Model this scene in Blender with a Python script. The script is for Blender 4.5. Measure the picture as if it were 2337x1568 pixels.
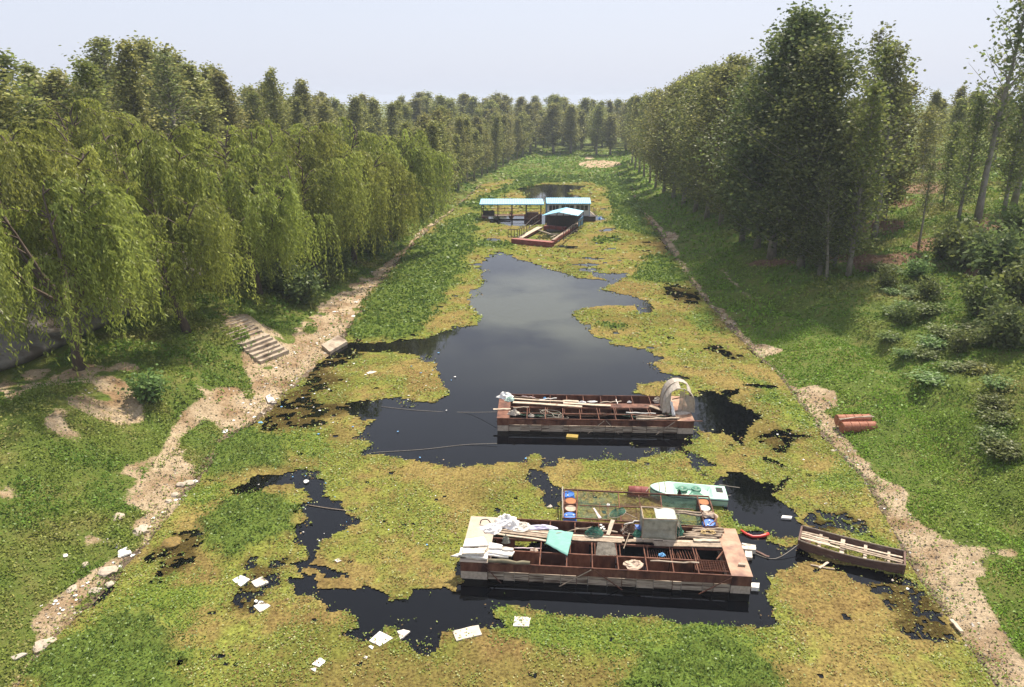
import bpy, bmesh, math, random
import numpy as np
from mathutils import Vector, Matrix

# ------------------------------------------------------------------ camera, sky, sun, exposure
F, PITCH, CAMZ, PW, PH = 1640.0, math.radians(18.7), 17.0, 2337.0, 1568.0   # focal length and frame in pixels of the enlarged photo
sc = bpy.context.scene
for o in list(bpy.data.objects):
    bpy.data.objects.remove(o)
COL = sc.collection
cam = bpy.data.cameras.new('camera'); camo = bpy.data.objects.new('camera', cam); COL.objects.link(camo)
cam.sensor_width = 36.0; cam.lens = 36.0 * F / PW; cam.clip_end = 9000; cam.clip_start = 0.1
camo.location = (0, 0, CAMZ); camo.rotation_euler = (math.pi / 2 - PITCH, 0, 0)
sc.camera = camo
SUN_EL, SUN_AZ = math.radians(56), math.radians(27)          # azimuth measured clockwise from +Y (the view direction)
world = bpy.data.worlds.new('World'); sc.world = world; world.use_nodes = True
nt = world.node_tree; nt.nodes.clear()
wo = nt.nodes.new('ShaderNodeOutputWorld'); bg = nt.nodes.new('ShaderNodeBackground')
sky = nt.nodes.new('ShaderNodeTexSky'); sky.sky_type = 'NISHITA'; sky.sun_disc = False
sky.sun_elevation = SUN_EL; sky.sun_rotation = SUN_AZ; sky.dust_density = 3.0; sky.air_density = 1.2; sky.ozone_density = 2.0; sky.altitude = 50
mixc = nt.nodes.new('ShaderNodeMix'); mixc.data_type = 'RGBA'; mixc.inputs[0].default_value = 0.80
mixc.inputs[7].default_value = (7.3, 7.75, 9.1, 1)            # even summer haze veiling the blue
nt.links.new(sky.outputs[0], mixc.inputs[6]); nt.links.new(mixc.outputs[2], bg.inputs[0])
bg.inputs[1].default_value = 0.073
nt.links.new(bg.outputs[0], wo.inputs[0])
sun = bpy.data.lights.new('sun', 'SUN'); sun.energy = 5.0; sun.angle = math.radians(2.5); sun.color = (1.0, 0.91, 0.77)
suno = bpy.data.objects.new('sun', sun); COL.objects.link(suno)
suno.rotation_euler = Vector((math.sin(SUN_AZ) * math.cos(SUN_EL), math.cos(SUN_AZ) * math.cos(SUN_EL), math.sin(SUN_EL))).to_track_quat('Z', 'Y').to_euler()
suno.location = (40, 60, 80)
vs = sc.view_settings; vs.view_transform = 'Standard'; vs.look = 'None'; vs.gamma = 1; vs.exposure = 0.66; vs.use_curve_mapping = False
sc.cycles.max_bounces = 8; sc.cycles.diffuse_bounces = 6; sc.cycles.glossy_bounces = 3; sc.cycles.transmission_bounces = 3
sc.cycles.transparent_max_bounces = 8; sc.cycles.volume_bounces = 0; sc.cycles.caustics_reflective = False; sc.cycles.caustics_refractive = False
sc.cycles.use_denoising = True

# ------------------------------------------------------------------ helpers
rng = np.random.default_rng(7); R = random.Random(11)
CT, ST = math.cos(PITCH), math.sin(PITCH)
def G(u, v, z=0.0):
    a = (u - PW / 2) / F; b = (PH / 2 - v) / F
    t = (z - CAMZ) / (-ST + b * CT)
    return Vector((t * a, t * (CT + b * ST), z))
def PX(x, y, z):                                              # world -> photo pixel (vectorised)
    dz = z - CAMZ; dep = y * CT - dz * ST
    return PW / 2 + F * x / dep, PH / 2 - F * (y * ST + dz * CT) / dep
def hash2(i, j, s):
    n = np.sin(i * 127.1 + j * 311.7 + s * 74.7) * 43758.5453
    return n - np.floor(n)
def vnoise(x, y, s=0):
    i = np.floor(x); j = np.floor(y); fx = x - i; fy = y - j
    fx = fx * fx * (3 - 2 * fx); fy = fy * fy * (3 - 2 * fy)
    a = hash2(i, j, s); b = hash2(i + 1, j, s); c = hash2(i, j + 1, s); d = hash2(i + 1, j + 1, s)
    return (a * (1 - fx) + b * fx) * (1 - fy) + (c * (1 - fx) + d * fx) * fy
def fbm(x, y, s=0, oct=4):
    v = 0; a = .5; t = 0
    for k in range(oct):
        v = v + a * vnoise(x, y, s + k * 13); t += a; a *= .5; x = x * 2.03 + 7.3; y = y * 2.03 - 3.1
    return v / t
def inpoly(u, v, poly):
    p = np.asarray(poly, float); n = len(p); r = np.zeros(u.shape, bool)
    m = (u >= p[:, 0].min()) & (u <= p[:, 0].max()) & (v >= p[:, 1].min()) & (v <= p[:, 1].max())
    if not m.any(): return r
    uu = u[m]; vv = v[m]; rr = np.zeros(uu.shape, bool); j = n - 1
    for i in range(n):
        xi, yi = p[i]; xj, yj = p[j]
        if yi != yj:
            c = ((yi > vv) != (yj > vv)) & (uu < (xj - xi) * (vv - yi) / (yj - yi) + xi)
            rr ^= c
        j = i
    r[m] = rr
    return r
def inany(u, v, polys):
    r = np.zeros(u.shape, bool)
    for p in polys: r |= inpoly(u, v, p)
    return r
def ell(cu, cv, ru, rv, n=14):
    return [(cu + ru * math.cos(k * 2 * math.pi / n), cv + rv * math.sin(k * 2 * math.pi / n)) for k in range(n)]
def ribbon(pts, ws):
    a = []; b = []
    for k, (u, v) in enumerate(pts):
        w = ws[k] if hasattr(ws, '__len__') else ws
        a.append((u - w, v)); b.append((u + w, v))
    return a + b[::-1]
def sstep(a, b, x):
    t = np.clip((x - a) / (b - a), 0, 1); return t * t * (3 - 2 * t)

# ------------------------------------------------------------------ tags and objects
def tag(o, label=None, cat=None, group=None, kind=None):
    if label: o['label'] = label
    if cat: o['category'] = cat
    if group: o['group'] = group
    if kind or cat: o['kind'] = kind or 'thing'
    return o
def empty(name, loc, rz=0.0):
    o = bpy.data.objects.new(name, None); COL.objects.link(o); o.location = loc; o.rotation_euler = (0, 0, rz); o.empty_display_size = .3
    return o
def link(name, me, mat=None, parent=None, loc=None):
    o = bpy.data.objects.new(name, me); COL.objects.link(o)
    if mat is not None and not me.materials: me.materials.append(mat)
    if parent is not None: o.parent = parent
    if loc is not None: o.location = loc
    return o
class MB:
    """collects verts and faces of ONE mesh"""
    def __init__(s): s.v = []; s.f = []
    def add(s, vs, fs):
        n = len(s.v); s.v += [tuple(p) for p in vs]; s.f += [tuple(i + n for i in f) for f in fs]; return s
    def box(s, c, d, M=None):
        x, y, z = d[0] / 2, d[1] / 2, d[2] / 2
        vs = [Vector((sx * x, sy * y, sz * z)) for sz in (-1, 1) for sy in (-1, 1) for sx in (-1, 1)]
        if M is not None: vs = [M @ p for p in vs]
        vs = [p + Vector(c) for p in vs]
        return s.add(vs, [(0, 2, 3, 1), (4, 5, 7, 6), (0, 1, 5, 4), (2, 6, 7, 3), (0, 4, 6, 2), (1, 3, 7, 5)])
    def b(s, x0, x1, y0, y1, z0, z1):
        return s.box(((x0 + x1) / 2, (y0 + y1) / 2, (z0 + z1) / 2), (x1 - x0, y1 - y0, z1 - z0))
    def bar(s, p0, p1, w, h, up=(0, 0, 1)):
        p0 = Vector(p0); p1 = Vector(p1); d = p1 - p0; L = d.length; d.normalize(); u = Vector(up)
        if abs(d.dot(u)) > .95: u = Vector((0, 1, 0))
        r = d.cross(u).normalized(); u = r.cross(d)
        return s.box((p0 + p1) / 2, (L, w, h), Matrix((d, r, u)).transposed())
    def tube(s, pts, rs, n=6, cap=True):
        pts = [Vector(p) for p in pts]; base = len(s.v); u = Vector((0, 0, 1)); prev = None
        for k, p in enumerate(pts):
            d = (pts[min(k + 1, len(pts) - 1)] - pts[max(k - 1, 0)])
            if d.length < 1e-6: d = Vector((0, 0, 1))
            d.normalize()
            if prev is None:
                prev = d.cross(Vector((0, 0, 1)) if abs(d.z) < .9 else Vector((1, 0, 0))).normalized()
            a = (prev - d * prev.dot(d))
            a = a.normalized() if a.length > 1e-5 else d.orthogonal().normalized()
            prev = a; bb = d.cross(a); r = rs[k] if hasattr(rs, '__len__') else rs
            for q in range(n):
                t = 2 * math.pi * q / n; s.v.append(tuple(p + a * (r * math.cos(t)) + bb * (r * math.sin(t))))
        for k in range(len(pts) - 1):
            for q in range(n):
                i = base + k * n + q; j = base + k * n + (q + 1) % n
                s.f.append((i, j, j + n, i + n))
        if cap:
            s.f.append(tuple(base + q for q in range(n))[::-1]); s.f.append(tuple(base + (len(pts) - 1) * n + q for q in range(n)))
        return s
    def mesh(s, name, smooth=False):
        me = bpy.data.meshes.new(name); me.from_pydata(s.v, [], s.f); me.validate()
        if smooth: me.polygons.foreach_set('use_smooth', [True] * len(me.polygons))
        return me
    def build(s, name, mat, parent=None, smooth=False, center=False, bevel=0):
        loc = None
        if center:                                            # top-level single mesh: origin at its base
            a = np.array(s.v); c = Vector(((a[:, 0].min() + a[:, 0].max()) / 2, (a[:, 1].min() + a[:, 1].max()) / 2, a[:, 2].min()))
            s.v = [tuple(Vector(p) - c) for p in s.v]; loc = c
        o = link(name, s.mesh(name, smooth), mat, parent, loc)
        if bevel:
            m = o.modifiers.new('bevel', 'BEVEL'); m.width = bevel; m.segments = 2; m.limit_method = 'ANGLE'
        return o
def copy_tree(o, parent=None):
    c = o.copy(); COL.objects.link(c); c.parent = parent
    for ch in o.children: copy_tree(ch, c)
    return c
def fastmesh(name, V, Fq, col=None, smooth=False):
    """numpy verts (N,3), quads (M,4), optional per-vertex colour"""
    me = bpy.data.meshes.new(name); n = len(V); m = len(Fq)
    me.vertices.add(n); me.vertices.foreach_set('co', np.ascontiguousarray(V, np.float32).ravel())
    me.loops.add(m * 4); me.loops.foreach_set('vertex_index', np.ascontiguousarray(Fq, np.int32).ravel())
    me.polygons.add(m); me.polygons.foreach_set('loop_start', np.arange(0, m * 4, 4, dtype=np.int32))
    if smooth: me.polygons.foreach_set('use_smooth', np.ones(m, bool))
    me.update(calc_edges=True)
    if col is not None:
        at = me.color_attributes.new('Col', 'FLOAT_COLOR', 'POINT')
        c = np.ones((n, 4), np.float32); c[:, :3] = col; at.data.foreach_set('color', c.ravel())
    return me
def leaves(name, P, L, Wd, A, B, col, bend=0.0):
    """one rhombus per leaf: centre P, long axis A (unit), side axis B (unit)"""
    n = len(P); V = np.empty((n, 4, 3)); L = np.asarray(L).reshape(-1, 1); Wd = np.asarray(Wd).reshape(-1, 1)
    V[:, 0] = P - A * L * .5; V[:, 2] = P + A * L * .5
    V[:, 1] = P + B * Wd * .5 + A * L * .05; V[:, 3] = P - B * Wd * .5 + A * L * .05
    return fastmesh(name, V.reshape(-1, 3), np.arange(n * 4).reshape(-1, 4), np.repeat(col, 4, axis=0))
def unit(a):
    return a / np.maximum(np.linalg.norm(a, axis=1, keepdims=True), 1e-9)
def rand_axes(n, r, up=0.0):
    """random frames; up>0 turns the blades' faces to the sky"""
    nrm = r.normal(size=(n, 3)); nrm[:, 2] = np.abs(nrm[:, 2]) + up; nrm = unit(nrm)
    a = unit(np.cross(nrm, r.normal(size=(n, 3)))); return a, np.cross(nrm, a)

# ------------------------------------------------------------------ materials
MATS = {}
def nodes_of(m):
    m.use_nodes = True; t = m.node_tree; t.nodes.clear(); out = t.nodes.new('ShaderNodeOutputMaterial'); return t, out
def mat(name, col, col2=None, rough=.8, scale=4.0, metal=0.0, bump=.25, col3=None, stretch=None, spec=.3, detail=6.0, c3t=(.62, .75)):
    """uneven two/three tone procedural surface"""
    if name in MATS: return MATS[name]
    m = bpy.data.materials.new(name); t, out = nodes_of(m); N = t.nodes.new; L = t.links.new
    p = N('ShaderNodeBsdfPrincipled'); p.inputs['Roughness'].default_value = rough; p.inputs['Metallic'].default_value = metal
    p.inputs['Specular IOR Level'].default_value = spec
    tc = N('ShaderNodeTexCoord'); mp = N('ShaderNodeMapping'); L(tc.outputs['Object'], mp.inputs[0])
    if stretch: mp.inputs['Scale'].default_value = stretch
    oi = N('ShaderNodeObjectInfo'); L(oi.outputs['Random'], mp.inputs['Location'])
    n1 = N('ShaderNodeTexNoise'); n1.inputs['Scale'].default_value = scale; n1.inputs['Detail'].default_value = detail; n1.inputs['Roughness'].default_value = .65; L(mp.outputs[0], n1.inputs['Vector'])
    r1 = N('ShaderNodeValToRGB'); r1.color_ramp.elements[0].position = .36; r1.color_ramp.elements[1].position = .66
    r1.color_ramp.elements[0].color = (*col, 1); r1.color_ramp.elements[1].color = (*(col2 or tuple(c * .6 for c in col)), 1); L(n1.outputs[0], r1.inputs[0])
    last = r1.outputs[0]
    if col3:
        n2 = N('ShaderNodeTexNoise'); n2.inputs['Scale'].default_value = scale * .45; n2.inputs['Detail'].default_value = 8; L(mp.outputs[0], n2.inputs['Vector'])
        r2 = N('ShaderNodeValToRGB'); r2.color_ramp.elements[0].position = c3t[0]; r2.color_ramp.elements[1].position = c3t[1]; L(n2.outputs[0], r2.inputs[0])
        mx = N('ShaderNodeMix'); mx.data_type = 'RGBA'; L(r2.outputs[0], mx.inputs[0]); L(last, mx.inputs[6]); mx.inputs[7].default_value = (*col3, 1); last = mx.outputs[2]
    L(last, p.inputs['Base Color'])
    if bump:
        bn = N('ShaderNodeBump'); bn.inputs['Strength'].default_value = bump; bn.inputs['Distance'].default_value = .03; L(n1.outputs[0], bn.inputs['Height']); L(bn.outputs[0], p.inputs['Normal'])
    L(p.outputs[0], out.inputs[0]); MATS[name] = m; return m
def leafmat(name, trans=.35, vary=.12, gloss=.06, tint=(1, 1, 1)):
    if name in MATS: return MATS[name]
    m = bpy.data.materials.new(name); t, out = nodes_of(m); N = t.nodes.new; L = t.links.new
    at = N('ShaderNodeAttribute'); at.attribute_name = 'Col'; oi = N('ShaderNodeObjectInfo')
    hs = N('ShaderNodeHueSaturation'); mr = N('ShaderNodeMapRange'); L(oi.outputs['Random'], mr.inputs[0])
    mr.inputs[3].default_value = 1 - vary; mr.inputs[4].default_value = 1 + vary; L(mr.outputs[0], hs.inputs['Value'])
    mh = N('ShaderNodeMapRange'); L(oi.outputs['Random'], mh.inputs[0]); mh.inputs[3].default_value = .5 - vary * .12; mh.inputs[4].default_value = .5 + vary * .12; L(mh.outputs[0], hs.inputs['Hue'])
    L(at.outputs['Color'], hs.inputs['Color'])
    d = N('ShaderNodeBsdfDiffuse'); tr = N('ShaderNodeBsdfTranslucent'); g = N('ShaderNodeBsdfGlossy'); g.inputs['Roughness'].default_value = .45
    L(hs.outputs[0], d.inputs[0]); L(hs.outputs[0], tr.inputs[0]); g.inputs[0].default_value = (1, 1, 1, 1)
    m1 = N('ShaderNodeMixShader'); m1.inputs[0].default_value = trans; L(d.outputs[0], m1.inputs[1]); L(tr.outputs[0], m1.inputs[2])
    m2 = N('ShaderNodeMixShader'); m2.inputs[0].default_value = gloss; L(m1.outputs[0], m2.inputs[1]); L(g.outputs[0], m2.inputs[2])
    L(m2.outputs[0], out.inputs[0]); MATS[name] = m; return m
def netmat(name, col, alpha=.45, scale=60.0):
    """woven net: opaque threads with real holes between them"""
    if name in MATS: return MATS[name]
    m = bpy.data.materials.new(name); t, out = nodes_of(m); N = t.nodes.new; L = t.links.new
    d = N('ShaderNodeBsdfDiffuse'); d.inputs[0].default_value = (*col, 1); tp = N('ShaderNodeBsdfTransparent'); mx = N('ShaderNodeMixShader')
    tc = N('ShaderNodeTexCoord'); n1 = N('ShaderNodeTexNoise'); n1.inputs['Scale'].default_value = 5.0; n1.inputs['Detail'].default_value = 5; L(tc.outputs['Object'], n1.inputs['Vector'])
    mr = N('ShaderNodeMapRange'); L(n1.outputs[0], mr.inputs[0]); mr.inputs[1].default_value = .3; mr.inputs[2].default_value = .7
    mr.inputs[3].default_value = max(0, alpha - .22); mr.inputs[4].default_value = min(1, alpha + .22)
    L(mr.outputs[0], mx.inputs[0]); L(tp.outputs[0], mx.inputs[1]); L(d.outputs[0], mx.inputs[2]); L(mx.outputs[0], out.inputs[0]); MATS[name] = m; return m

RUST = mat('rusty_steel', (.105, .036, .022), (.22, .10, .06), rough=.75, scale=4, col3=(.05, .02, .015), bump=.35, stretch=(1, 1, .35), c3t=(.5, .66))
RUST_TOP = mat('sun_bleached_rusty_deck', (.30, .15, .085), (.44, .29, .19), rough=.5, scale=1.8, col3=(.15, .06, .04), bump=.25, c3t=(.5, .62))
DECKPALE = mat('pale_worn_deck', (.52, .43, .34), (.42, .33, .25), rough=.75, scale=2.5, col3=(.33, .22, .14), bump=.1)
PONTLOW = mat('pale_scaled_waterline', (.56, .46, .36), (.38, .30, .23), rough=.9, scale=9, col3=(.16, .13, .09), bump=.3)
FOAMOLD = mat('weathered_grey_foam', (.62, .51, .39), (.33, .25, .185), rough=.95, scale=4, col3=(.12, .08, .055), stretch=(.5, 1, 9), bump=.8, c3t=(.47, .62))
FOAM = mat('white_foam', (.84, .81, .76), (.72, .67, .60), rough=.85, scale=6, col3=(.45, .37, .28), bump=.35, c3t=(.56, .70))
FOAMDIRTY = mat('stained_foam', (.75, .69, .60), (.45, .38, .30), rough=.9, scale=5, col3=(.12, .095, .075), bump=.2, c3t=(.55, .62))
PLASTIC = mat('white_plastic_sheet', (.86, .84, .82), (.7, .67, .63), rough=.5, scale=4, bump=.3, spec=.5)
WOOD = mat('grey_weathered_wood', (.40, .32, .24), (.25, .185, .13), rough=.9, scale=7, stretch=(1, 1, 1), bump=.4, col3=(.17, .12, .085))
WOODPALE = mat('pale_weathered_board', (.58, .48, .37), (.42, .33, .24), rough=.9, scale=6, bump=.35, col3=(.28, .20, .14))
BARK = mat('brown_bark', (.13, .095, .07), (.07, .05, .038), rough=.95, scale=6, stretch=(1, 1, .25), bump=.8)
BARKPALE = mat('pale_poplar_bark', (.30, .27, .22), (.17, .15, .12), rough=.95, scale=5, stretch=(1, 1, .4), bump=.5)
CONC = mat('old_concrete', (.46, .38, .29), (.33, .265, .20), rough=.95, scale=2.2, col3=(.19, .14, .10), bump=.6, c3t=(.5, .62))
CONCSLOPE = mat('grey_concrete_slope', (.24, .215, .19), (.17, .15, .135), rough=.95, scale=2.2, col3=(.11, .09, .07), bump=.5, c3t=(.5, .62))
STONE = mat('pale_stone', (.50, .42, .33), (.36, .29, .22), rough=.95, scale=5, bump=.6)
BLUEROOF = mat('light_blue_sheet_roof', (.24, .56, .76), (.32, .64, .82), rough=.5, scale=1.5, bump=.05, spec=.3, col3=(.40, .52, .55), c3t=(.62, .78))
BLUEDRUM = mat('blue_plastic', (.035, .13, .50), (.05, .19, .60), rough=.4, scale=3, bump=.05, spec=.5)
WHITEPAINT = mat('off_white_wall_panel', (.62, .60, .60), (.54, .52, .53), rough=.6, scale=2, bump=.05)
BLUEPAINT = mat('blue_painted_steel', (.10, .25, .50), (.14, .30, .55), rough=.5, scale=3, bump=.05)
DARKSTEEL = mat('dark_steel', (.05, .042, .038), (.09, .06, .045), rough=.6, scale=5, bump=.15)
REDPAINT = mat('faded_red_steel', (.19, .045, .04), (.26, .08, .065), rough=.6, scale=2.5, col3=(.10, .03, .025), bump=.12)
GLASSD = mat('dark_window_glass', (.03, .035, .04), (.045, .05, .055), rough=.08, scale=2, bump=0, spec=.6)
MINT = mat('faded_mint_fibreglass', (.34, .58, .45), (.46, .66, .54), rough=.45, scale=2.2, col3=(.55, .50, .36), bump=.05, c3t=(.66, .74))
GREEND = mat('dark_green_fibreglass', (.03, .12, .075), (.05, .19, .12), rough=.45, scale=6, bump=.05, col3=(.25, .42, .32), c3t=(.66, .72))
BLACK = mat('black_opening', (.012, .012, .012), (.02, .02, .02), rough=.7, scale=2, bump=0)
RUBBER = mat('black_rubber', (.02, .02, .02), (.035, .03, .03), rough=.7, scale=4, bump=.1)
REDPLASTIC = mat('bright_red_plastic', (.62, .03, .025), (.70, .06, .04), rough=.4, scale=3, bump=.05, spec=.5)
TARP = mat('grey_tarpaulin', (.26, .26, .20), (.40, .39, .31), rough=.5, scale=3.5, bump=.7, col3=(.14, .15, .115), spec=.4, c3t=(.5, .64))
TARPPALE = mat('pale_plastic_cover', (.50, .50, .45), (.38, .39, .35), rough=.4, scale=2.5, bump=.3, spec=.5)
TATTER = mat('tattered_beige_plastic', (.50, .44, .37), (.36, .30, .24), rough=.7, scale=5, bump=.5, col3=(.62, .57, .5))
CLOTH = mat('beige_cloth', (.55, .43, .33), (.42, .31, .23), rough=.9, scale=7, bump=.6)
BLUEBAG = mat('light_blue_bag', (.10, .32, .62), (.2, .45, .72), rough=.5, scale=5, bump=.4)
PURPLECLOTH = mat('pale_violet_cloth', (.50, .46, .62), (.66, .63, .72), rough=.8, scale=6, bump=.4)
ROPEY = mat('yellow_rope', (.62, .47, .22), (.52, .36, .15), rough=.9, scale=12, bump=.3)
ROPEG = mat('grey_rope', (.38, .34, .28), (.28, .24, .19), rough=.9, scale=12, bump=.3)
PINKISH = mat('pink_white_plastic', (.75, .62, .62), (.66, .5, .5), rough=.5, scale=4, bump=.2)
ORANGECAP = mat('orange_rust_lid', (.42, .17, .06), (.33, .12, .05), rough=.7, scale=5, bump=.2)
TEALNET = mat('teal_shade_net', (.17, .36, .31), (.22, .43, .37), rough=.8, scale=4, bump=.2, stretch=(1, 6, 1))
NETG = netmat('green_fish_net', (.10, .17, .13), .38)
NETGREY = netmat('grey_fish_net', (.22, .20, .17), .6)
NETTENT = netmat('dense_beige_net', (.40, .34, .27), .82)
NETBROWN = netmat('brown_fish_net', (.14, .09, .065), .6)
NETGREEN = netmat('green_landing_net', (.05, .15, .11), .72)
LEAF_W = leafmat('willow_leaf', .48, .10, gloss=.012)
LEAF_P = leafmat('poplar_leaf', .45, .14, gloss=.016)
LEAF_G = leafmat('ground_leaf', .28, .05, gloss=.012)
LEAF_F = leafmat('floating_leaf', .22, .03, gloss=.02)
def floatmat():
    m = bpy.data.materials.new('plant_mat'); t, out = nodes_of(m); N = t.nodes.new; L = t.links.new
    at = N('ShaderNodeAttribute'); at.attribute_name = 'Col'; tc = N('ShaderNodeTexCoord'); d = N('ShaderNodeBsdfDiffuse'); L(d.outputs[0], out.inputs[0])
    n1 = N('ShaderNodeTexNoise'); n1.inputs['Scale'].default_value = 9; n1.inputs['Detail'].default_value = 7; n1.inputs['Roughness'].default_value = .75; L(tc.outputs['Object'], n1.inputs['Vector'])
    r1 = N('ShaderNodeValToRGB'); e = r1.color_ramp.elements; e[0].position = .33; e[0].color = (.28, .25, .2, 1); e[1].position = .68; e[1].color = (1.7, 1.75, 1.5, 1); e.new(.5).color = (1, 1, 1, 1); L(n1.outputs[0], r1.inputs[0])
    mx = N('ShaderNodeMix'); mx.data_type = 'RGBA'; mx.blend_type = 'MULTIPLY'; mx.inputs[0].default_value = 1; L(at.outputs['Color'], mx.inputs[6]); L(r1.outputs[0], mx.inputs[7])
    L(mx.outputs[2], d.inputs[0]); bn = N('ShaderNodeBump'); bn.inputs['Strength'].default_value = .8; bn.inputs['Distance'].default_value = .05; L(n1.outputs[0], bn.inputs['Height']); L(bn.outputs[0], d.inputs['Normal']); return m
MATFLOAT = floatmat()

# ------------------------------------------------------------------ terrain shape
YL = np.array([-60, 0, 19, 25, 34.5, 37.5, 44, 51, 66, 94, 118, 157, 214, 300, 3000.])
XLk = np.array([-15.0, -15.0, -15.0, -14.5, -14.9, -13.9, -13.3, -12.5, -12.8, -12.0, -9.6, -6.4, 3.0, 22, 300.])
YR = np.array([-60, 17.4, 24, 29.5, 36.7, 43.5, 57.5, 68, 83, 101, 118, 149, 187, 300, 3000.])
XRk = np.array([14.6, 14.6, 15.2, 16.3, 16.7, 17.2, 16.9, 17.4, 18.5, 20.0, 20.7, 24.2, 29.1, 52, 380.])
PLd = np.array([0, 2, 4, 6, 8, 10, 12.2, 12.6, 20, 21, 40, 400.]); PLz = np.array([0, .3, .85, 1.75, 2.6, 3.0, 3.15, 3.2, 7.0, 7.2, 7.6, 9.])
PRd = np.array([0, 2, 5, 8, 11, 14, 20, 30, 50, 100, 400.]); PRz = np.array([0, .3, 1.05, 2.2, 3.0, 3.5, 4.6, 6.2, 7.8, 9, 11.])
def TZ(x, y, raw=False):
    x = np.asarray(x, float); y = np.asarray(y, float)
    xl = np.interp(y, YL, XLk) + .5 * (fbm(y * .35, y * 0 + 3.3, 5, 3) - .5); xr = np.interp(y, YR, XRk) + .5 * (fbm(y * .35, y * 0 + 8.3, 9, 3) - .5)
    dl = xl - x; dr = x - xr
    fade = 1 - sstep(105, 150, y)                             # the left dyke dies out upstream
    zl = np.interp(dl, PLd, PLz) * fade + np.interp(dl, [0, 3, 8, 30, 400], [0, .8, 2.0, 3.0, 5]) * (1 - fade)
    zr = np.interp(dr, PRd, PRz)
    zr = zr * (1 - .55 * sstep(130, 240, y))
    bed = -np.minimum(.9, .22 * np.minimum(-dl, -dr))
    bed = bed + sstep(156, 172, y) * 1.15 + sstep(215, 260, y) * .9
    bump = (fbm(x * .16, y * .16, 21) - .5) * 1.1 + (fbm(x * .7, y * .7, 33, 3) - .5) * .34
    z = np.where(dl > 0, zl + bump * sstep(1.0, 7, dl), np.where(dr > 0, zr + bump * 1.3 * sstep(1.0, 8, dr), bed))
    z = np.where((dl > 0) & (y > 156), np.maximum(z, .25), z); z = np.where((dr > 0) & (y > 156), np.maximum(z, .25), z)
    # eroded mound left of the willow, the low ridge along the right meadow
    z = z + 1.0 * np.exp(-(((x + 22.0) / 2.6) ** 2 + ((y - 31.5) / 2.4) ** 2)) + .5 * np.exp(-(((x + 18.8) / 1.6) ** 2 + ((y - 37.5) / 2.2) ** 2)) * (dl > 0)
    sx = (x + 16.57) * -.902 + (y - 44.45) * .431; sw = (x + 16.57) * .46 + (y - 44.45) * .888          # the slope the concrete steps are set into
    mk_ = sstep(-1.6, -.2, sw) * (1 - sstep(2.7, 4.2, sw)) * sstep(-1.4, .1, sx) * (1 - sstep(3.6, 5.6, sx)); z = z + mk_ * ((.50 + .60 * np.clip(sx, 0, 3.9)) - .04 - z)
    rd = dr - (5.6 + 1.2 * np.sin(y * .17))
    z = z - .45 * np.exp(-(rd / .7) ** 2) * sstep(18, 26, y) * (1 - sstep(58, 75, y)) * (dr > 0)
    return z
def TH(u, v):
    """photo pixel -> point on the terrain"""
    z = 1.0
    for _ in range(30):
        p = G(u, v, z); z = .5 * z + .5 * float(TZ(p.x, p.y))
    p = G(u, v, z); return p
c1 = lambda L: [(389.5 + .4 * a, 934.8 + .4 * b) for a, b in L]
c2 = lambda L: [(1168.5 + .4 * a, 545.3 + .4 * b) for a, b in L]
c3 = lambda L: [(545.3 + .4 * a, 545.3 + .4 * b) for a, b in L]

SOIL = [
 [(60, 1500), (90, 1400), (170, 1345), (240, 1290), (300, 1215), (330, 1175), (285, 1135), (330, 1090), (400, 1030), (440, 1020), (480, 1005), (540, 1005), (520, 985), (480, 955), (450, 960), (470, 915), (440, 870), (470, 838), (560, 850), (520, 760), (510, 715), (560, 715), (650, 770), (700, 740), (740, 690), (800, 650), (830, 630), (880, 605), (905, 575), (920, 570), (900, 620), (860, 655), (830, 690), (820, 715), (790, 770), (700, 860), (620, 965), (560, 1005), (500, 1010), (455, 1015), (450, 1110), (400, 1160), (350, 1235), (230, 1350), (140, 1450), (80, 1520)],
 [(105, 960), (150, 912), (205, 885), (230, 858), (290, 868), (330, 940), (345, 968), (270, 965), (210, 945), (150, 958), (170, 990), (230, 1035), (160, 1015), (118, 990)],
 [(0, 868), (60, 852), (170, 830), (300, 826), (330, 850), (210, 872), (100, 884), (40, 912), (0, 925)],
 ell(10, 1130, 26, 26), ell(22, 1032, 18, 8), ell(60, 985, 14, 7), ell(220, 1230, 40, 9), ell(160, 1275, 20, 10), ell(330, 1065, 40, 8), ell(300, 1085, 24, 8), ell(520, 1000, 22, 8),
 ribbon([(470, 912), (430, 965), (400, 1010), (370, 1035), (320, 1060), (280, 1085)], [14, 12, 14, 16, 18, 10]),
 ribbon([(740, 690), (720, 715), (690, 745), (650, 765)], [7, 8, 9, 14]), ribbon([(1050, 478), (1000, 515), (960, 545), (930, 575)], [16, 22, 18, 12]),
 ell(1010, 505, 16, 3), ell(1070, 478, 14, 3), ell(1085, 445, 10, 2.5), ell(1370, 375, 50, 9), ell(1345, 361, 12, 4), ribbon([(1310, 352), (1370, 356), (1420, 358)], [14, 14, 10]),
 ribbon([(1458, 478), (1495, 520), (1525, 565), (1555, 610), (1575, 645), (1608, 690), (1648, 725), (1675, 765), (1712, 810), (1752, 860), (1800, 905), (1850, 950), (1896, 985), (1925, 1030), (1958, 1075), (2000, 1125), (2045, 1185), (2095, 1240), (2125, 1300), (2165, 1370), (2215, 1450), (2275, 1568)],
        [8, 18, 16, 11, 12, 18, 24, 26, 28, 32, 34, 36, 34, 30, 34, 44, 52, 56, 84, 90, 92, 100]),
 ell(1745, 800, 32, 14), ell(1860, 910, 52, 34), ell(2040, 1140, 40, 36), ell(2180, 1280, 86, 52), ell(2290, 1260, 24, 12), ell(2280, 1540, 60, 30), ell(2060, 958, 10, 4), ell(1840, 945, 40, 20),
 ribbon([(1640, 610), (1680, 650), (1720, 690)], 5), ell(1525, 540, 26, 12)]
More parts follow.
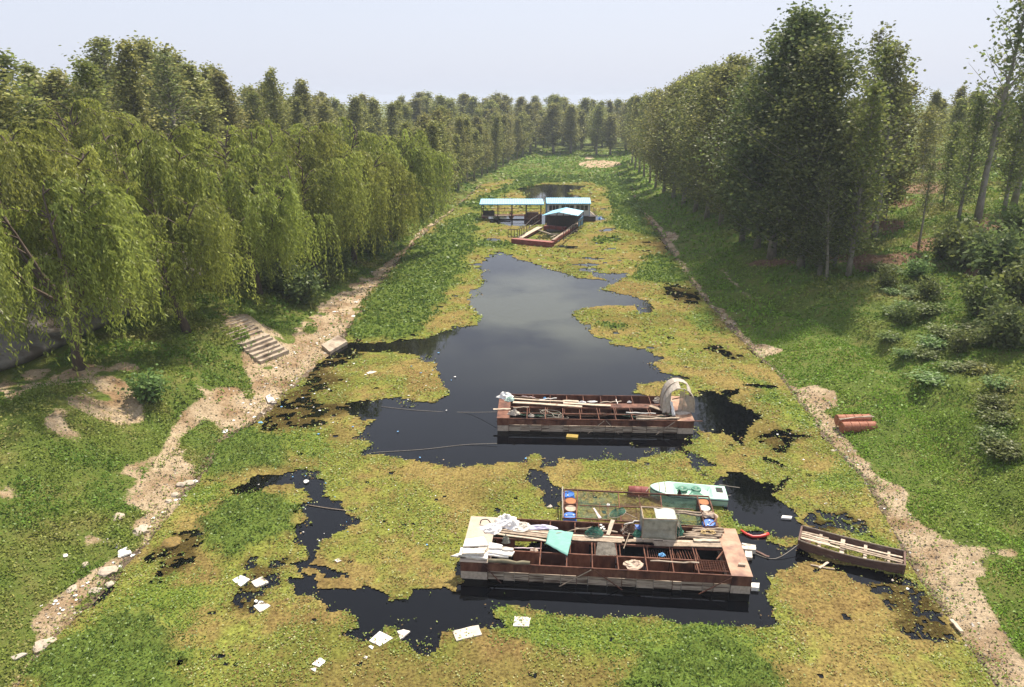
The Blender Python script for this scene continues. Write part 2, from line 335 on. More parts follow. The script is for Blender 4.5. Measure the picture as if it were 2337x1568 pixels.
GRASSISLE = [ell(512, 862, 46, 24), ell(560, 882, 20, 14), ell(525, 775, 55, 28), ell(705, 752, 15, 12), ell(660, 760, 24, 10), ell(440, 1035, 18, 14), ell(575, 905, 14, 8), ell(480, 995, 40, 12), ell(300, 1235, 30, 30), ell(840, 630, 14, 8)]
LITTERLAND = [ell(1985, 600, 45, 22), ell(2060, 590, 40, 14), ell(2110, 430, 60, 16), ell(2060, 470, 30, 12), ell(2000, 520, 60, 18), ell(2130, 560, 50, 18), ell(2270, 520, 50, 30), ell(2230, 620, 30, 14), ell(1900, 590, 60, 10), ell(2140, 380, 50, 12), ell(1760, 600, 60, 8)]
WATER = [
 c3([(1380, 140), (1310, 148), (1380, 155), (1390, 200), (1385, 265), (1340, 300), (1320, 380), (1365, 440), (1360, 490), (1250, 510), (1120, 560), (1070, 582), (600, 590), (480, 690), (560, 660), (700, 640), (860, 640), (1030, 660), (1090, 700), (1130, 720), (1110, 780), (1140, 820), (1170, 880), (1110, 930), (960, 925), (870, 912), (600, 950), (640, 985), (560, 960), (650, 1010), (800, 1030), (760, 1060), (720, 1100), (690, 1130), (760, 1195), (690, 1240), (820, 1245), (950, 1255), (1080, 1290), (1130, 1300), (1300, 1295), (1500, 1285), (1650, 1290)])
 + c2([(100, 1250), (170, 1230), (210, 1260), (190, 1310), (290, 1290), (330, 1260), (430, 1270), (600, 1265), (700, 1285), (780, 1250), (850, 1215), (980, 1212), (1040, 1270), (1050, 1310), (1150, 1285), (1040, 1230), (980, 1190), (1040, 1160), (1060, 1100), (1220, 1112), (1330, 1160), (1340, 1070), (1430, 1020), (1330, 980), (1250, 930), (1265, 900), (1330, 865), (1200, 890), (1080, 865), (1040, 900), (860, 900), (700, 890), (660, 875), (720, 830), (800, 812), (870, 805), (980, 790), (830, 760), (780, 700), (815, 680), (720, 630), (600, 612), (530, 570), (440, 530), (430, 500), (360, 480), (345, 435), (400, 395), (600, 372), (710, 380), (720, 425), (795, 415), (790, 360), (700, 340), (570, 305), (480, 285), (600, 240), (665, 193), (560, 200), (440, 182), (500, 215), (560, 245), (380, 220), (250, 185), (130, 150), (60, 125), (0, 108)]) + c3([(1490, 75)]),
 c1([(300, 455), (480, 405), (620, 385), (740, 365), (800, 400), (850, 420), (870, 460), (930, 480), (1000, 550), (1070, 600), (1000, 670), (940, 700), (880, 760), (840, 830), (830, 870), (920, 895), (1040, 925), (1010, 955), (930, 960), (910, 935), (860, 900), (800, 880), (770, 930), (830, 980), (870, 1030), (980, 1050), (1080, 1040), (1130, 1010), (1200, 1060), (1220, 1090), (1320, 1070), (1480, 1010), (1640, 1000), (1660, 960), (2337, 1000), (2337, 1135), (2100, 1112), (1870, 1090), (1810, 1130), (1830, 1180), (1910, 1240), (1770, 1230), (1610, 1260), (1530, 1310), (1480, 1345), (1420, 1320), (1360, 1270), (1220, 1240), (1130, 1320), (980, 1290), (1040, 1200), (1030, 1140), (940, 1165), (900, 1170), (850, 1080), (740, 1060), (680, 970), (740, 985), (800, 975), (760, 915), (690, 900), (780, 860), (790, 800), (690, 775), (770, 690), (800, 620), (780, 560), (840, 480), (800, 430), (760, 420), (700, 420), (560, 440), (400, 470)]),
 [(1050, 1318), (1060, 1250), (1400, 1220), (1690, 1215), (1715, 1215), (1745, 1240), (1800, 1245), (1825, 1235), (1835, 1268), (2060, 1312), (2065, 1330), (1960, 1330), (1900, 1292), (1860, 1277), (1800, 1285), (1745, 1315), (1752, 1352), (1775, 1418), (1730, 1430), (1560, 1415), (1400, 1395), (1300, 1380), (1190, 1377), (1120, 1372)],
 c2([(1160, 1390), (1200, 1338), (1290, 1350), (1330, 1372), (1480, 1402), (1540, 1350), (1500, 1425), (1480, 1455), (1520, 1500), (1560, 1568)]) + [(1795, 1185), (1822, 1222), (1740, 1218), (1690, 1192), (1640, 1152), (1625, 1130)],
 c2([(120, 1340), (200, 1345), (290, 1405), (345, 1430), (290, 1435), (290, 1520), (190, 1520), (180, 1500), (195, 1450), (150, 1400)]),
 c2([(1060, 1060), (1100, 1080), (1060, 1130), (1000, 1170), (1040, 1120)]), c2([(700, 1190), (860, 1185), (850, 1200), (720, 1250), (650, 1260), (700, 1230)]),
 [(1185, 432), (1240, 421), (1285, 423), (1335, 425), (1310, 433), (1290, 441), (1330, 452), (1350, 462), (1190, 462), (1205, 446)],
 [(1103, 490), (1250, 490), (1250, 512), (1190, 517), (1120, 509)], [(1350, 492), (1375, 495), (1372, 503), (1345, 502)],
 c2([(330, 148), (440, 142), (520, 150), (440, 158)]), c2([(410, 110), (520, 112), (470, 120)]), ell(1345, 615, 24, 2.4), ell(1400, 545, 12, 2.2), ell(1385, 525, 8, 2.6), ell(1127, 548, 18, 2.2), ell(1300, 563, 22, 2.5),
 ell(1730, 880, 34, 4), c2([(1430, 1240), (1480, 1290), (1540, 1320), (1530, 1290), (1460, 1240)])]
MURKY = [c3([(610, 600), (480, 690), (400, 740), (330, 830), (240, 900), (130, 1050), (250, 1090), (440, 1085), (450, 1000), (620, 1000), (640, 950), (560, 940), (420, 900), (560, 800), (540, 720), (700, 650)]),
 [(1990, 1325), (2060, 1320), (2120, 1380), (2205, 1440), (2190, 1475), (2080, 1455), (2000, 1400)], [(1860, 1180), (1960, 1160), (2000, 1190), (1960, 1232), (1880, 1225)], c2([(1300, 1140), (1480, 1090), (1700, 1130), (1500, 1210)]),
 [(330, 1330), (340, 1280), (400, 1235), (450, 1210), (480, 1240), (430, 1280), (380, 1330)], c2([(900, 250), (1040, 300), (1080, 380), (1000, 370), (860, 300)]), c2([(1100, 620), (1250, 610), (1330, 720), (1250, 700)]), [(560, 1300), (640, 1290), (620, 1370), (540, 1400), (500, 1360)]]
TALL = [[(785, 772), (800, 735), (860, 662), (960, 545), (1050, 492), (1098, 488), (1085, 540), (1060, 600), (1040, 660), (1000, 700), (965, 740), (945, 778)],
 [(405, 1030), (450, 1000), (560, 978), (640, 990), (685, 1030), (650, 1062), (560, 1090), (470, 1110), (430, 1080)], [(462, 1190), (500, 1150), (600, 1115), (690, 1150), (705, 1200), (640, 1245), (560, 1268), (490, 1250)],
 [(30, 1600), (70, 1510), (220, 1420), (330, 1400), (430, 1450), (460, 1600)], [(1420, 1600), (1440, 1490), (1560, 1445), (1700, 1465), (1790, 1520), (1860, 1600)],
 [(1470, 590), (1540, 580), (1572, 645), (1500, 645), (1460, 640)], [(1180, 415), (1050, 470), (1100, 485), (1150, 440), (1240, 418), (1340, 416), (1385, 430), (1400, 470), (1400, 520), (1500, 540), (1465, 480), (1440, 400), (1420, 380), (1200, 380)],
 ell(1380, 548, 30, 6), ell(1395, 742, 30, 7), ell(1120, 560, 60, 7), ell(1400, 510, 22, 4)]
LIME = [c2([(950, 430), (1100, 410), (1190, 470), (1215, 540), (1100, 520), (1000, 480)]), [(1120, 1375), (1300, 1382), (1560, 1418), (1740, 1432), (1700, 1480), (1440, 1500), (1300, 1480), (1180, 1440)], c2([(1280, 740), (1480, 840), (1600, 960), (1720, 1090), (1600, 1080), (1480, 980), (1380, 870)]),
 c2([(1700, 1340), (1900, 1240), (2020, 1420), (1900, 1450), (1760, 1420)]), [(1690, 1185), (1770, 1205), (1760, 1235), (1710, 1225), (1680, 1210)], [(560, 985), (700, 990), (800, 1010), (760, 1040), (690, 1030)], [(440, 1110), (520, 1130), (460, 1170), (430, 1150)], [(300, 1330), (420, 1320), (460, 1400), (330, 1400), (200, 1420)], [(1900, 1180), (2060, 1230), (2000, 1240), (1920, 1220)]]

BRN = [ell(745, 1300, 60, 34), ell(770, 1410, 44, 34), ell(1120, 1470, 130, 36), ell(1880, 1360, 110, 70), ell(1900, 1210, 70, 40), ell(800, 1330, 50, 14), ell(430, 1290, 70, 34), ell(1700, 1030, 50, 12), ell(960, 870, 40, 30), ell(1540, 560, 60, 16), ell(1430, 660, 50, 20), ell(690, 1420, 90, 20), ell(1560, 1060, 60, 8), ell(1640, 960, 40, 10)]
def wobble(x, y, a=.45, f=.8, s=50):
    return x + a * 2 * (fbm(x * f, y * f, s) - .5), y + a * 2 * (fbm(x * f, y * f, s + 40) - .5)

# ground sheet: fine near the camera, coarser to the horizon
def grow(a, b, s0, g):
    v = [a]; s = s0
    while v[-1] < b: v.append(v[-1] + s); s *= g
    return v
xs_r = np.array(grow(32, 2200, .3, 1.09)); xs = np.concatenate([-xs_r[::-1], np.arange(-31.75, 31.9, .25), xs_r])
ys = np.concatenate([np.arange(-40, 12, 4), np.arange(12, 62, .25), grow(62, 270, .27, 1.016), grow(276, 2600, 6, 1.1)])
GX, GY = np.meshgrid(xs, ys); GZ = TZ(GX, GY)
wx, wy = wobble(GX, GY, .5, .9, 60); U, V_ = PX(wx, np.maximum(wy, 8), TZ(wx, wy)); front = (GY > 9)
soil = (inany(U, V_, SOIL) & ~inany(U, V_, GRASSISLE) & front).astype(float)
soil = soil * (fbm(GX * .75, GY * .75, 333, 4) + .13 * (np.maximum(xlX := np.interp(GY, YL, XLk) - GX, GX - np.interp(GY, YR, XRk)) < 2.4) > .37)
litter = (inany(U, V_, LITTERLAND) & front & (GX > 20)).astype(float)
def blur(a, n=1):
    for _ in range(n):
        p = np.pad(a, 1, mode='edge'); a = (p[1:-1, 1:-1] * 2 + p[:-2, 1:-1] + p[2:, 1:-1] + p[1:-1, :-2] + p[1:-1, 2:]) / 6
    return a
soil = blur(soil, 3); litter = blur(litter, 3)
xlG = np.interp(GY, YL, XLk); xrG = np.interp(GY, YR, XRk); dlG = xlG - GX; drG = GX - xrG
wet = (1 - sstep(.1, .9, np.maximum(dlG, drG) + 1.1 * (fbm(GX * .5, GY * .5, 400, 3) - .35))) * (GY < 156)
soil = np.maximum(soil, (GZ < .05) * (GY < 150)); soil = np.maximum(soil, .5 * (dlG > 21) * (GY < 140)); soil = np.clip(soil, 0, 1)
ny, nx = GX.shape; idx = np.arange(ny * nx).reshape(ny, nx)
quads = np.stack([idx[:-1, :-1], idx[:-1, 1:], idx[1:, 1:], idx[1:, :-1]], -1).reshape(-1, 4)
gcol = np.stack([soil.ravel(), litter.ravel(), wet.ravel()], 1)
gm = fastmesh('ground', np.stack([GX.ravel(), GY.ravel(), GZ.ravel()], 1), quads, gcol, smooth=True)
m = bpy.data.materials.new('bank_ground'); t, out = nodes_of(m); N = t.nodes.new; L = t.links.new
p = N('ShaderNodeBsdfPrincipled'); p.inputs['Roughness'].default_value = .95; p.inputs['Specular IOR Level'].default_value = .1; L(p.outputs[0], out.inputs[0])
at = N('ShaderNodeAttribute'); at.attribute_name = 'Col'; sp = N('ShaderNodeSeparateColor'); L(at.outputs['Color'], sp.inputs[0])
tc = N('ShaderNodeTexCoord')
def noise(sc_, d=6, r=.6):
    n = N('ShaderNodeTexNoise'); n.inputs['Scale'].default_value = sc_; n.inputs['Detail'].default_value = d; n.inputs['Roughness'].default_value = r; L(tc.outputs['Object'], n.inputs['Vector']); return n.outputs[0]
def ramp(src, stops):
    r = N('ShaderNodeValToRGB'); e = r.color_ramp.elements
    while len(e) < len(stops): e.new(.5)
    for k, (pos, c) in enumerate(stops): e[k].position = pos; e[k].color = (*c, 1) if hasattr(c, '__len__') else (c, c, c, 1)
    L(src, r.inputs[0]); return r.outputs[0]
def mixc_(f, a, b):
    x = N('ShaderNodeMix'); x.data_type = 'RGBA'; L(f, x.inputs[0]); L(a, x.inputs[6]); L(b, x.inputs[7]); return x.outputs[2]
def edge(mask, nz, w=.5):                                      # ragged edge: mask pushed about by fine noise
    a = N('ShaderNodeMath'); a.operation = 'MULTIPLY_ADD'; L(nz, a.inputs[0]); a.inputs[1].default_value = w * 2; a.inputs[2].default_value = -w
    b = N('ShaderNodeMath'); b.operation = 'ADD'; L(a.outputs[0], b.inputs[0]); L(mask, b.inputs[1])
    return ramp(b.outputs[0], [(.42, 0.), (.58, 1.)])
grassc = ramp(noise(.55, 8, .7), [(.3, (.075, .115, .02)), (.5, (.115, .15, .03)), (.7, (.18, .165, .052))])
soilc = ramp(noise(1.6, 9, .7), [(.3, (.29, .215, .135)), (.45, (.42, .325, .21)), (.6, (.50, .39, .26)), (.72, (.26, .185, .115))])
def mulc(a, b):
    x = N('ShaderNodeMix'); x.data_type = 'RGBA'; x.blend_type = 'MULTIPLY'; x.inputs[0].default_value = 1; L(a, x.inputs[6]); L(b, x.inputs[7]); return x.outputs[2]
soilc = mulc(mulc(soilc, ramp(noise(11, 8, .75), [(.34, (.66, .62, .58)), (.5, (.98, .98, .98)), (.66, (1.18, 1.18, 1.16))])), ramp(noise(.45, 5, .6), [(.36, (.62, .52, .44)), (.56, (1.05, 1.05, 1.05))]))
mudc = ramp(noise(3, 8, .7), [(.35, (.10, .072, .048)), (.65, (.21, .155, .105))])
litc = ramp(noise(3, 8, .7), [(.35, (.15, .085, .05)), (.65, (.25, .165, .10))])
c = mixc_(edge(sp.outputs[1], noise(2.2, 8, .7), .55), grassc, litc)
c = mixc_(edge(sp.outputs[0], noise(2.0, 9, .8), .75), c, soilc)
c = mixc_(edge(sp.outputs[2], noise(1.3, 8, .7), .35), c, mudc)
L(c, p.inputs['Base Color'])
bn = N('ShaderNodeBump'); bn.inputs['Strength'].default_value = 1.0; bn.inputs['Distance'].default_value = .2; L(noise(3.5, 9, .7), bn.inputs['Height']); L(bn.outputs[0], p.inputs['Normal'])
ground = tag(link('ground', gm, m), 'river banks of grass and bare sandy soil rising from the water', kind='structure')

# water
wm = bpy.data.materials.new('still_river_water'); t, out = nodes_of(wm); N = t.nodes.new; L = t.links.new
p = N('ShaderNodeBsdfPrincipled'); p.inputs['Roughness'].default_value = .03; p.inputs['IOR'].default_value = 1.333; L(p.outputs[0], out.inputs[0])
tc = N('ShaderNodeTexCoord'); n1 = N('ShaderNodeTexNoise'); n1.inputs['Scale'].default_value = .11; n1.inputs['Detail'].default_value = 5; L(tc.outputs['Object'], n1.inputs['Vector'])
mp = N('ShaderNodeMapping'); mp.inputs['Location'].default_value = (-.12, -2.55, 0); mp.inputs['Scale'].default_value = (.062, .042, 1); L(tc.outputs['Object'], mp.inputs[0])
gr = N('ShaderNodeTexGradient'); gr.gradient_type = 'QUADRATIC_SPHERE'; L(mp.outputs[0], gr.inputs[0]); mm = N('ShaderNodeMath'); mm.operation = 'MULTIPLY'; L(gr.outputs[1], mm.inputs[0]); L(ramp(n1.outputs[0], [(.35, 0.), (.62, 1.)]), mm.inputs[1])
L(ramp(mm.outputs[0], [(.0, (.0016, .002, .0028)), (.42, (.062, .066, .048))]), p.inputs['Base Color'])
n2 = N('ShaderNodeTexNoise'); n2.inputs['Scale'].default_value = 2.2; n2.inputs['Detail'].default_value = 3; L(tc.outputs['Object'], n2.inputs['Vector'])
bn = N('ShaderNodeBump'); bn.inputs['Strength'].default_value = .035; bn.inputs['Distance'].default_value = .05; L(n2.outputs[0], bn.inputs['Height']); L(bn.outputs[0], p.inputs['Normal'])
b = MB(); b.add([(-17.5, -40, 0), (20, -40, 0), (22, 30, 0), (28, 100, 0), (36, 175, 0), (-8, 175, 0), (-14, 130, 0), (-17.5, 60, 0)], [tuple(range(8))])
tag(b.build('water', wm), 'still dark river water between the plant mats', kind='structure')

# floating plants: a mat with ragged edges and many small leaves on it
def channel(x, y, mg=0.0):
    mg = mg + 1.5 * (fbm(x * .6, y * .6, 501, 4) - .27); x = np.asarray(x); return (x > np.interp(y, YL, XLk) - mg) & (x < np.interp(y, YR, XRk) + mg) & (y < 176)
def zones(x, y, a=.42, s=70, jit=(0, 0)):
    wx, wy = wobble(x, y, a * 1.6, .42, s); wx, wy = wobble(wx, wy, a * .75, 1.5, s + 3); wx, wy = wobble(wx, wy, .14, 4.5, s + 5); u, v = PX(wx, np.maximum(wy, 9), 0 * wx)
    w = inany(u, v, WATER); wx2, wy2 = wobble(x, y, 1.3, .45, s + 9); wx2, wy2 = wobble(wx2, wy2, .7, 1.6, s + 11); wx2 = wx2 + jit[0]; wy2 = wy2 + jit[1]; u2, v2 = PX(wx2, np.maximum(wy2, 9), 0 * wx)
    return w, inany(u2, v2, MURKY), inany(u2, v2, TALL), inany(u2, v2, LIME), inany(u2, v2, BRN)
matV = []; matF = []; matC = []; nb = 0
for (y0, y1, st) in ((12, 30, .085), (30, 46, .14), (46, 80, .25), (80, 176, .5)):
    gx = np.arange(-17, 37 if y1 > 100 else 22, st); gy = np.arange(y0, y1 + st * .5, st); X, Y = np.meshgrid(gx, gy)
    w, mk, tl, lm, br_ = zones(X, Y); ok = channel(X, Y) & ~w & (TZ(X, Y) < .10)
    holes = fbm(X * 1.9, Y * 1.9, 91, 4); h3 = fbm(X * 5.5, Y * 5.5, 95, 3); ok &= ~(mk & (holes * .6 + h3 * .4 < .44)); ok &= (holes * .5 + h3 * .5 > .24)
    k = ok[:-1, :-1] & ok[1:, :-1] & ok[:-1, 1:] & ok[1:, 1:]
    Xj = X + (hash2(X * 31, Y * 17, 1) - .5) * st * .7; Yj = Y + (hash2(X * 13, Y * 37, 2) - .5) * st * .7
    tb = blur(tl.astype(float), 6 if st < .2 else 4); lb = blur(lm.astype(float), 9 if st < .2 else 4)[..., None]; nz = fbm(X * 1.6, Y * 1.6, 17, 4)
    Z = .012 + .03 * nz + tb * (.06 + .32 * np.maximum(0, nz - .3))
    f1 = fbm(X * .45, Y * .45, 23, 4)[..., None]; f2 = fbm(X * 2.4, Y * 2.4, 29, 4)[..., None]
    brown = np.array([.20, .15, .054]) * (.75 + .6 * f2); olive = np.array([.15, .158, .036]) * (.7 + .7 * f2)
    C = brown + (olive - brown) * sstep(.38, .58, f1 * .7 + f2 * .3); fL = fbm(X * .16, Y * .16, 61, 3)[..., None]; C = C * (1 - .45 * sstep(.55, .7, fL)) + np.array([.09, .08, .022]) * .45 * sstep(.55, .7, fL)
    bb_ = blur(br_.astype(float), 6 if st < .2 else 3)[..., None]; C = C + (np.array([.185, .125, .05]) * (.6 + .8 * f2) - C) * bb_ * .8; mb = blur(mk.astype(float), 5)[..., None]; C = C + (np.array([.075, .056, .02]) * (.4 + 1.0 * f2) - C) * mb
    C = C + (np.array([.125, .165, .03]) * (.6 + .7 * f2) - C) * lb * .8
    C = C + (np.array([.085, .125, .026]) * (.6 + .7 * f2) - C) * tb[..., None] * .9
    id2 = np.arange(X.size).reshape(X.shape) + nb
    q = np.stack([id2[:-1, :-1], id2[:-1, 1:], id2[1:, 1:], id2[1:, :-1]], -1)[k]
    matV.append(np.stack([Xj.ravel(), Yj.ravel(), Z.ravel()], 1)); matC.append(C.reshape(-1, 3)); matF.append(q); nb += X.size
mv = np.concatenate(matV); mf = np.concatenate(matF); mc = np.concatenate(matC)
used, inv = np.unique(mf.ravel(), return_inverse=True)
me = fastmesh('floating_mat', mv[used], inv.reshape(-1, 4), mc[used])
tag(link('floating_mat', me, MATFLOAT), 'olive and brown mat of floating water plants covering the river', kind='stuff')

def scatter(y0, y1, s, dens, xa, xb, seed):
    r = np.random.default_rng(seed); n = int((y1 - y0) * (xb - xa) * dens / s ** 2)
    x = r.uniform(xa, xb, n); y = r.uniform(y0, y1, n); return x, y, r
PP = []; LL = []; AA = []; BB = []; CC = []
for k, (y0, y1, s, dn) in enumerate(((13, 24, .07, .75), (24, 34, .085, .75), (34, 48, .12, .75), (48, 75, .19, .75), (75, 120, .34, .7), (120, 172, .6, .6))):
    x, y, r = scatter(y0, y1, s, dn * 1.5, -17, 22 if y0 < 75 else 34, 100 + k); ch = channel(x, y, .9 * r.random(len(x)) ** 2); x = x[ch]; y = y[ch]
    w, mk, tl, lm, br_ = zones(x, y, jit=(r.normal(size=len(x)) * .28, r.normal(size=len(x)) * .34)); near = zones(x, y, 1.3, 170)[0]
    f1 = fbm(x * .45, y * .45, 23, 4); f2 = fbm(x * 1.6, y * 1.6, 123, 3)
    pr = np.where(w, 0.0, .06 + .8 * sstep(.36, .64, f2 * .5 + f1 * .5)); pr = np.where(w & ~near, .02 + .30 * sstep(.5, .66, f2), pr); pr = np.where(mk & ~w, .10, pr); pr = np.where((lm | tl) & ~w, 1.0, pr); pr = np.where(br_, pr * .3, pr)
    keep = r.random(len(x)) < pr; x = x[keep]; y = y[keep]; tl = tl[keep]; lm = lm[keep]; f1 = f1[keep]; n = len(x)
    hz = np.where(tl, r.random(n) ** .7 * (.16 + .22 * fbm(x * 1.6, y * 1.6, 17, 4)), .03 + r.random(n) * .04) + .01
    P_ = np.stack([x, y, hz + np.maximum(0, TZ(x, y))], 1); a, b_ = rand_axes(n, r, .0); a2, b2 = rand_axes(n, r, 1.6); mk3 = tl[:, None]; a = np.where(mk3, a, a2); b_ = np.where(mk3, b_, b2)
    lime = np.array([.185, .24, .04]); yel = np.array([.27, .235, .06]); dark = np.array([.12, .19, .034]); brn = np.array([.21, .13, .04])
    q = r.random((n, 1)); c = lime + (yel - lime) * (r.random((n, 1)) * sstep(.35, .6, 1 - f1)[:, None]); c = np.where(q < .22, brn, c); c = np.where((q > .94) & (s < .13), np.array([.42, .43, .18]), c)  # a few near leaves coloured almost white, glints painted in
    c = np.where(lm[:, None], np.array([.135, .21, .024]) * (.7 + .6 * r.random((n, 1))), c)
    c = np.where(mk3, (dark + np.array([.05, .055, .01]) * r.random((n, 1)) ** 2), c) * (.85 + .3 * r.random((n, 1)))
    PP.append(P_); AA.append(a); BB.append(b_); CC.append(c); LL.append(s * (.75 + .6 * r.random(n)) * np.where(tl, 1.25, 1.0))
P_ = np.concatenate(PP); Ls = np.concatenate(LL)
tag(link('floating_leaves', leaves('floating_leaves', P_, Ls, Ls * .7, np.concatenate(AA), np.concatenate(BB), np.concatenate(CC)), LEAF_F), 'small lime and dark green leaves of the water plants', kind='stuff')

# bank weeds and grass
PP = []; LL = []; AA = []; BB = []; CC = []; WW = []
for k, (y0, y1, s, dn) in enumerate(((12, 24, .09, 1.8), (24, 36, .105, 1.8), (36, 52, .15, 1.7), (52, 80, .24, 1.5), (80, 130, .46, 1.2), (130, 250, .9, 1.0))):
    xm = .78 * (y1 + 4) + 4
    for side in (-1, 1):
        lo = 8 if y0 < 130 else -30
        x, y, r = scatter(y0, y1, s, dn * 1.25, lo, min(xm, 80), 300 + k * 2 + side); x = x * side
        xl = np.interp(y, YL, XLk); xr = np.interp(y, YR, XRk); d = np.where(side < 0, xl - x, x - xr)
        far = (y > 163) & (x > xl) & (x < xr)
        ok = (d > .15) & ((side > 0) | (d < 12.3) | (y > 110)) | far
        x = x[ok]; y = y[ok]; d = d[ok]; z = TZ(x, y)
        wx, wy = wobble(x, y, .5, .9, 60); u, v = PX(wx, wy, TZ(wx, wy)); so = inany(u, v, SOIL) & ~inany(u, v, GRASSISLE); li = inany(u, v, LITTERLAND) & (x > 20)
        u0, v0 = PX(x, y, z); vis = (u0 > -120) & (u0 < 2460) & (v0 < 1700)
        cl = fbm(x * .8, y * .8, 77, 4); pr = np.where(so, .09, np.where(li, .35, .35 + .65 * sstep(.35, .55, cl)))
        keep = (r.random(len(x)) < pr) & vis; x, y, z, d, cl, so, li = (q[keep] for q in (x, y, z, d, cl, so, li)); n = len(x)
        big = fbm(x * .22, y * .22, 205, 3); lush = sstep(.42, .62, big)
        hgt = (.03 + .5 * lush * cl) * (1 + .9 * (side > 0) * sstep(6, 10, d)) * (.4 + .6 * sstep(0, 3, d)); z = z + hgt * r.random(n)
        a, b_ = rand_axes(n, r, .7 if y0 < 120 else 1.6); up = np.stack([r.normal(size=n) * .45, r.normal(size=n) * .45, np.ones(n)], 1); blade = (r.random(n) < ((.3 if side > 0 else .22) if y0 < 120 else .1))[:, None]
        ua = unit(up); a = np.where(blade, ua, a); b_ = np.where(blade, unit(np.cross(ua, r.normal(size=(n, 3)))), b_)
        hue = fbm(x * .35, y * .35, 211, 4)[:, None]; q = r.random((n, 1))
        g1 = np.array([.115, .195, .026]); g2 = np.array([.20, .235, .042]); g3 = np.array([.265, .235, .08])
        c = g1 + (g2 - g1) * sstep(.38, .6, hue); c = c + (g3 - c) * sstep(.55, .72, hue + .12 * (q - .5)) * .8
        if side > 0: c = c + (np.array([.165, .275, .026]) - c) * ((1 - sstep(4.5, 8.5, d)) * .75)[:, None]
        c = np.where(li[:, None] & (q < .6), np.array([.22, .125, .07]), c); c = np.where(q > .97, c * 1.4, c) * (.75 + .5 * r.random((n, 1)))  # scattered brighter blades: sun glints put into the colour
        PP.append(np.stack([x, y, z + .02], 1)); AA.append(a); BB.append(b_); CC.append(c); sz = s * (.7 + .8 * r.random(n)); LL.append(np.where(blade[:, 0], sz * 1.5, sz)); WW.append(np.where(blade[:, 0], sz * .3, sz * .65))
tag(link('bank_grass', leaves('bank_grass', np.concatenate(PP), np.concatenate(LL), np.concatenate(WW), np.concatenate(AA), np.concatenate(BB), np.concatenate(CC)), LEAF_G), 'low weeds and grass growing over both river banks', kind='stuff')

# gravel, clods and chips on the bare soil
PP = []; LL = []; AA = []; BB = []; CC = []
for k, (y0, y1, s, dn) in enumerate(((14, 30, .055, .3), (30, 55, .08, .36), (55, 110, .15, .3))):
    for side in (-1, 1):
        x, y, r = scatter(y0, y1, s, dn, 10, 32, 700 + 2 * k + side); x = x * side; xl = np.interp(y, YL, XLk); xr = np.interp(y, YR, XRk); d = np.where(side < 0, xl - x, x - xr); ok = (d > .05) & (d < 11); x = x[ok]; y = y[ok]; d = d[ok]
        wx, wy = wobble(x, y, .5, .9, 60); u, v = PX(wx, wy, TZ(wx, wy)); so = inany(u, v, SOIL) & ~inany(u, v, GRASSISLE); pr = np.where(so, .25 + .75 * (1 - sstep(.5, 3.5, d)), .0); ok = r.random(len(x)) < pr; x = x[ok]; y = y[ok]; n = len(x)
        a, b_ = rand_axes(n, r, .9); q = r.random((n, 1)); c = np.array([.36, .29, .21]) * (.5 + .9 * r.random((n, 1))); c = np.where(q < .16, np.array([.13, .095, .065]), c); c = np.where(q > .93, np.array([.66, .62, .55]), c)
        PP.append(np.stack([x, y, TZ(x, y) + .025], 1)); AA.append(a); BB.append(b_); CC.append(c); LL.append(s * (.5 + 1.9 * r.random(n) ** 4))
tag(link('beach_gravel', leaves('beach_gravel', np.concatenate(PP), np.concatenate(LL), np.concatenate(LL) * .8, np.concatenate(AA), np.concatenate(BB), np.concatenate(CC)), LEAF_F), 'pale chips, clods and gravel strewn over the bare shore', kind='stuff')

# concrete facing of the dyke behind the willows
st = np.arange(24, 128, .5); tt = np.array([12.55, 14, 16, 18, 20.2]); SX, SY = np.meshgrid(tt, st)
Xs = np.interp(SY, YL, XLk) - SX; Zs = TZ(Xs, SY); Zs = np.interp(SX, PLd, PLz) * (1 - sstep(105, 150, SY)) + np.interp(SX, [0, 3, 8, 30], [0, .8, 2, 3]) * sstep(105, 150, SY) + .55
i2 = np.arange(SX.size).reshape(SX.shape); q2 = np.stack([i2[:-1, :-1], i2[1:, :-1], i2[1:, 1:], i2[:-1, 1:]], -1).reshape(-1, 4)
o = link('dyke_slope', fastmesh('dyke_slope', np.stack([Xs.ravel(), SY.ravel(), Zs.ravel()], 1), q2), CONCSLOPE)
md = o.modifiers.new('solid', 'SOLIDIFY'); md.thickness = .5; md.offset = -1
tag(o, 'grey concrete facing of the dyke behind the willows', kind='structure')

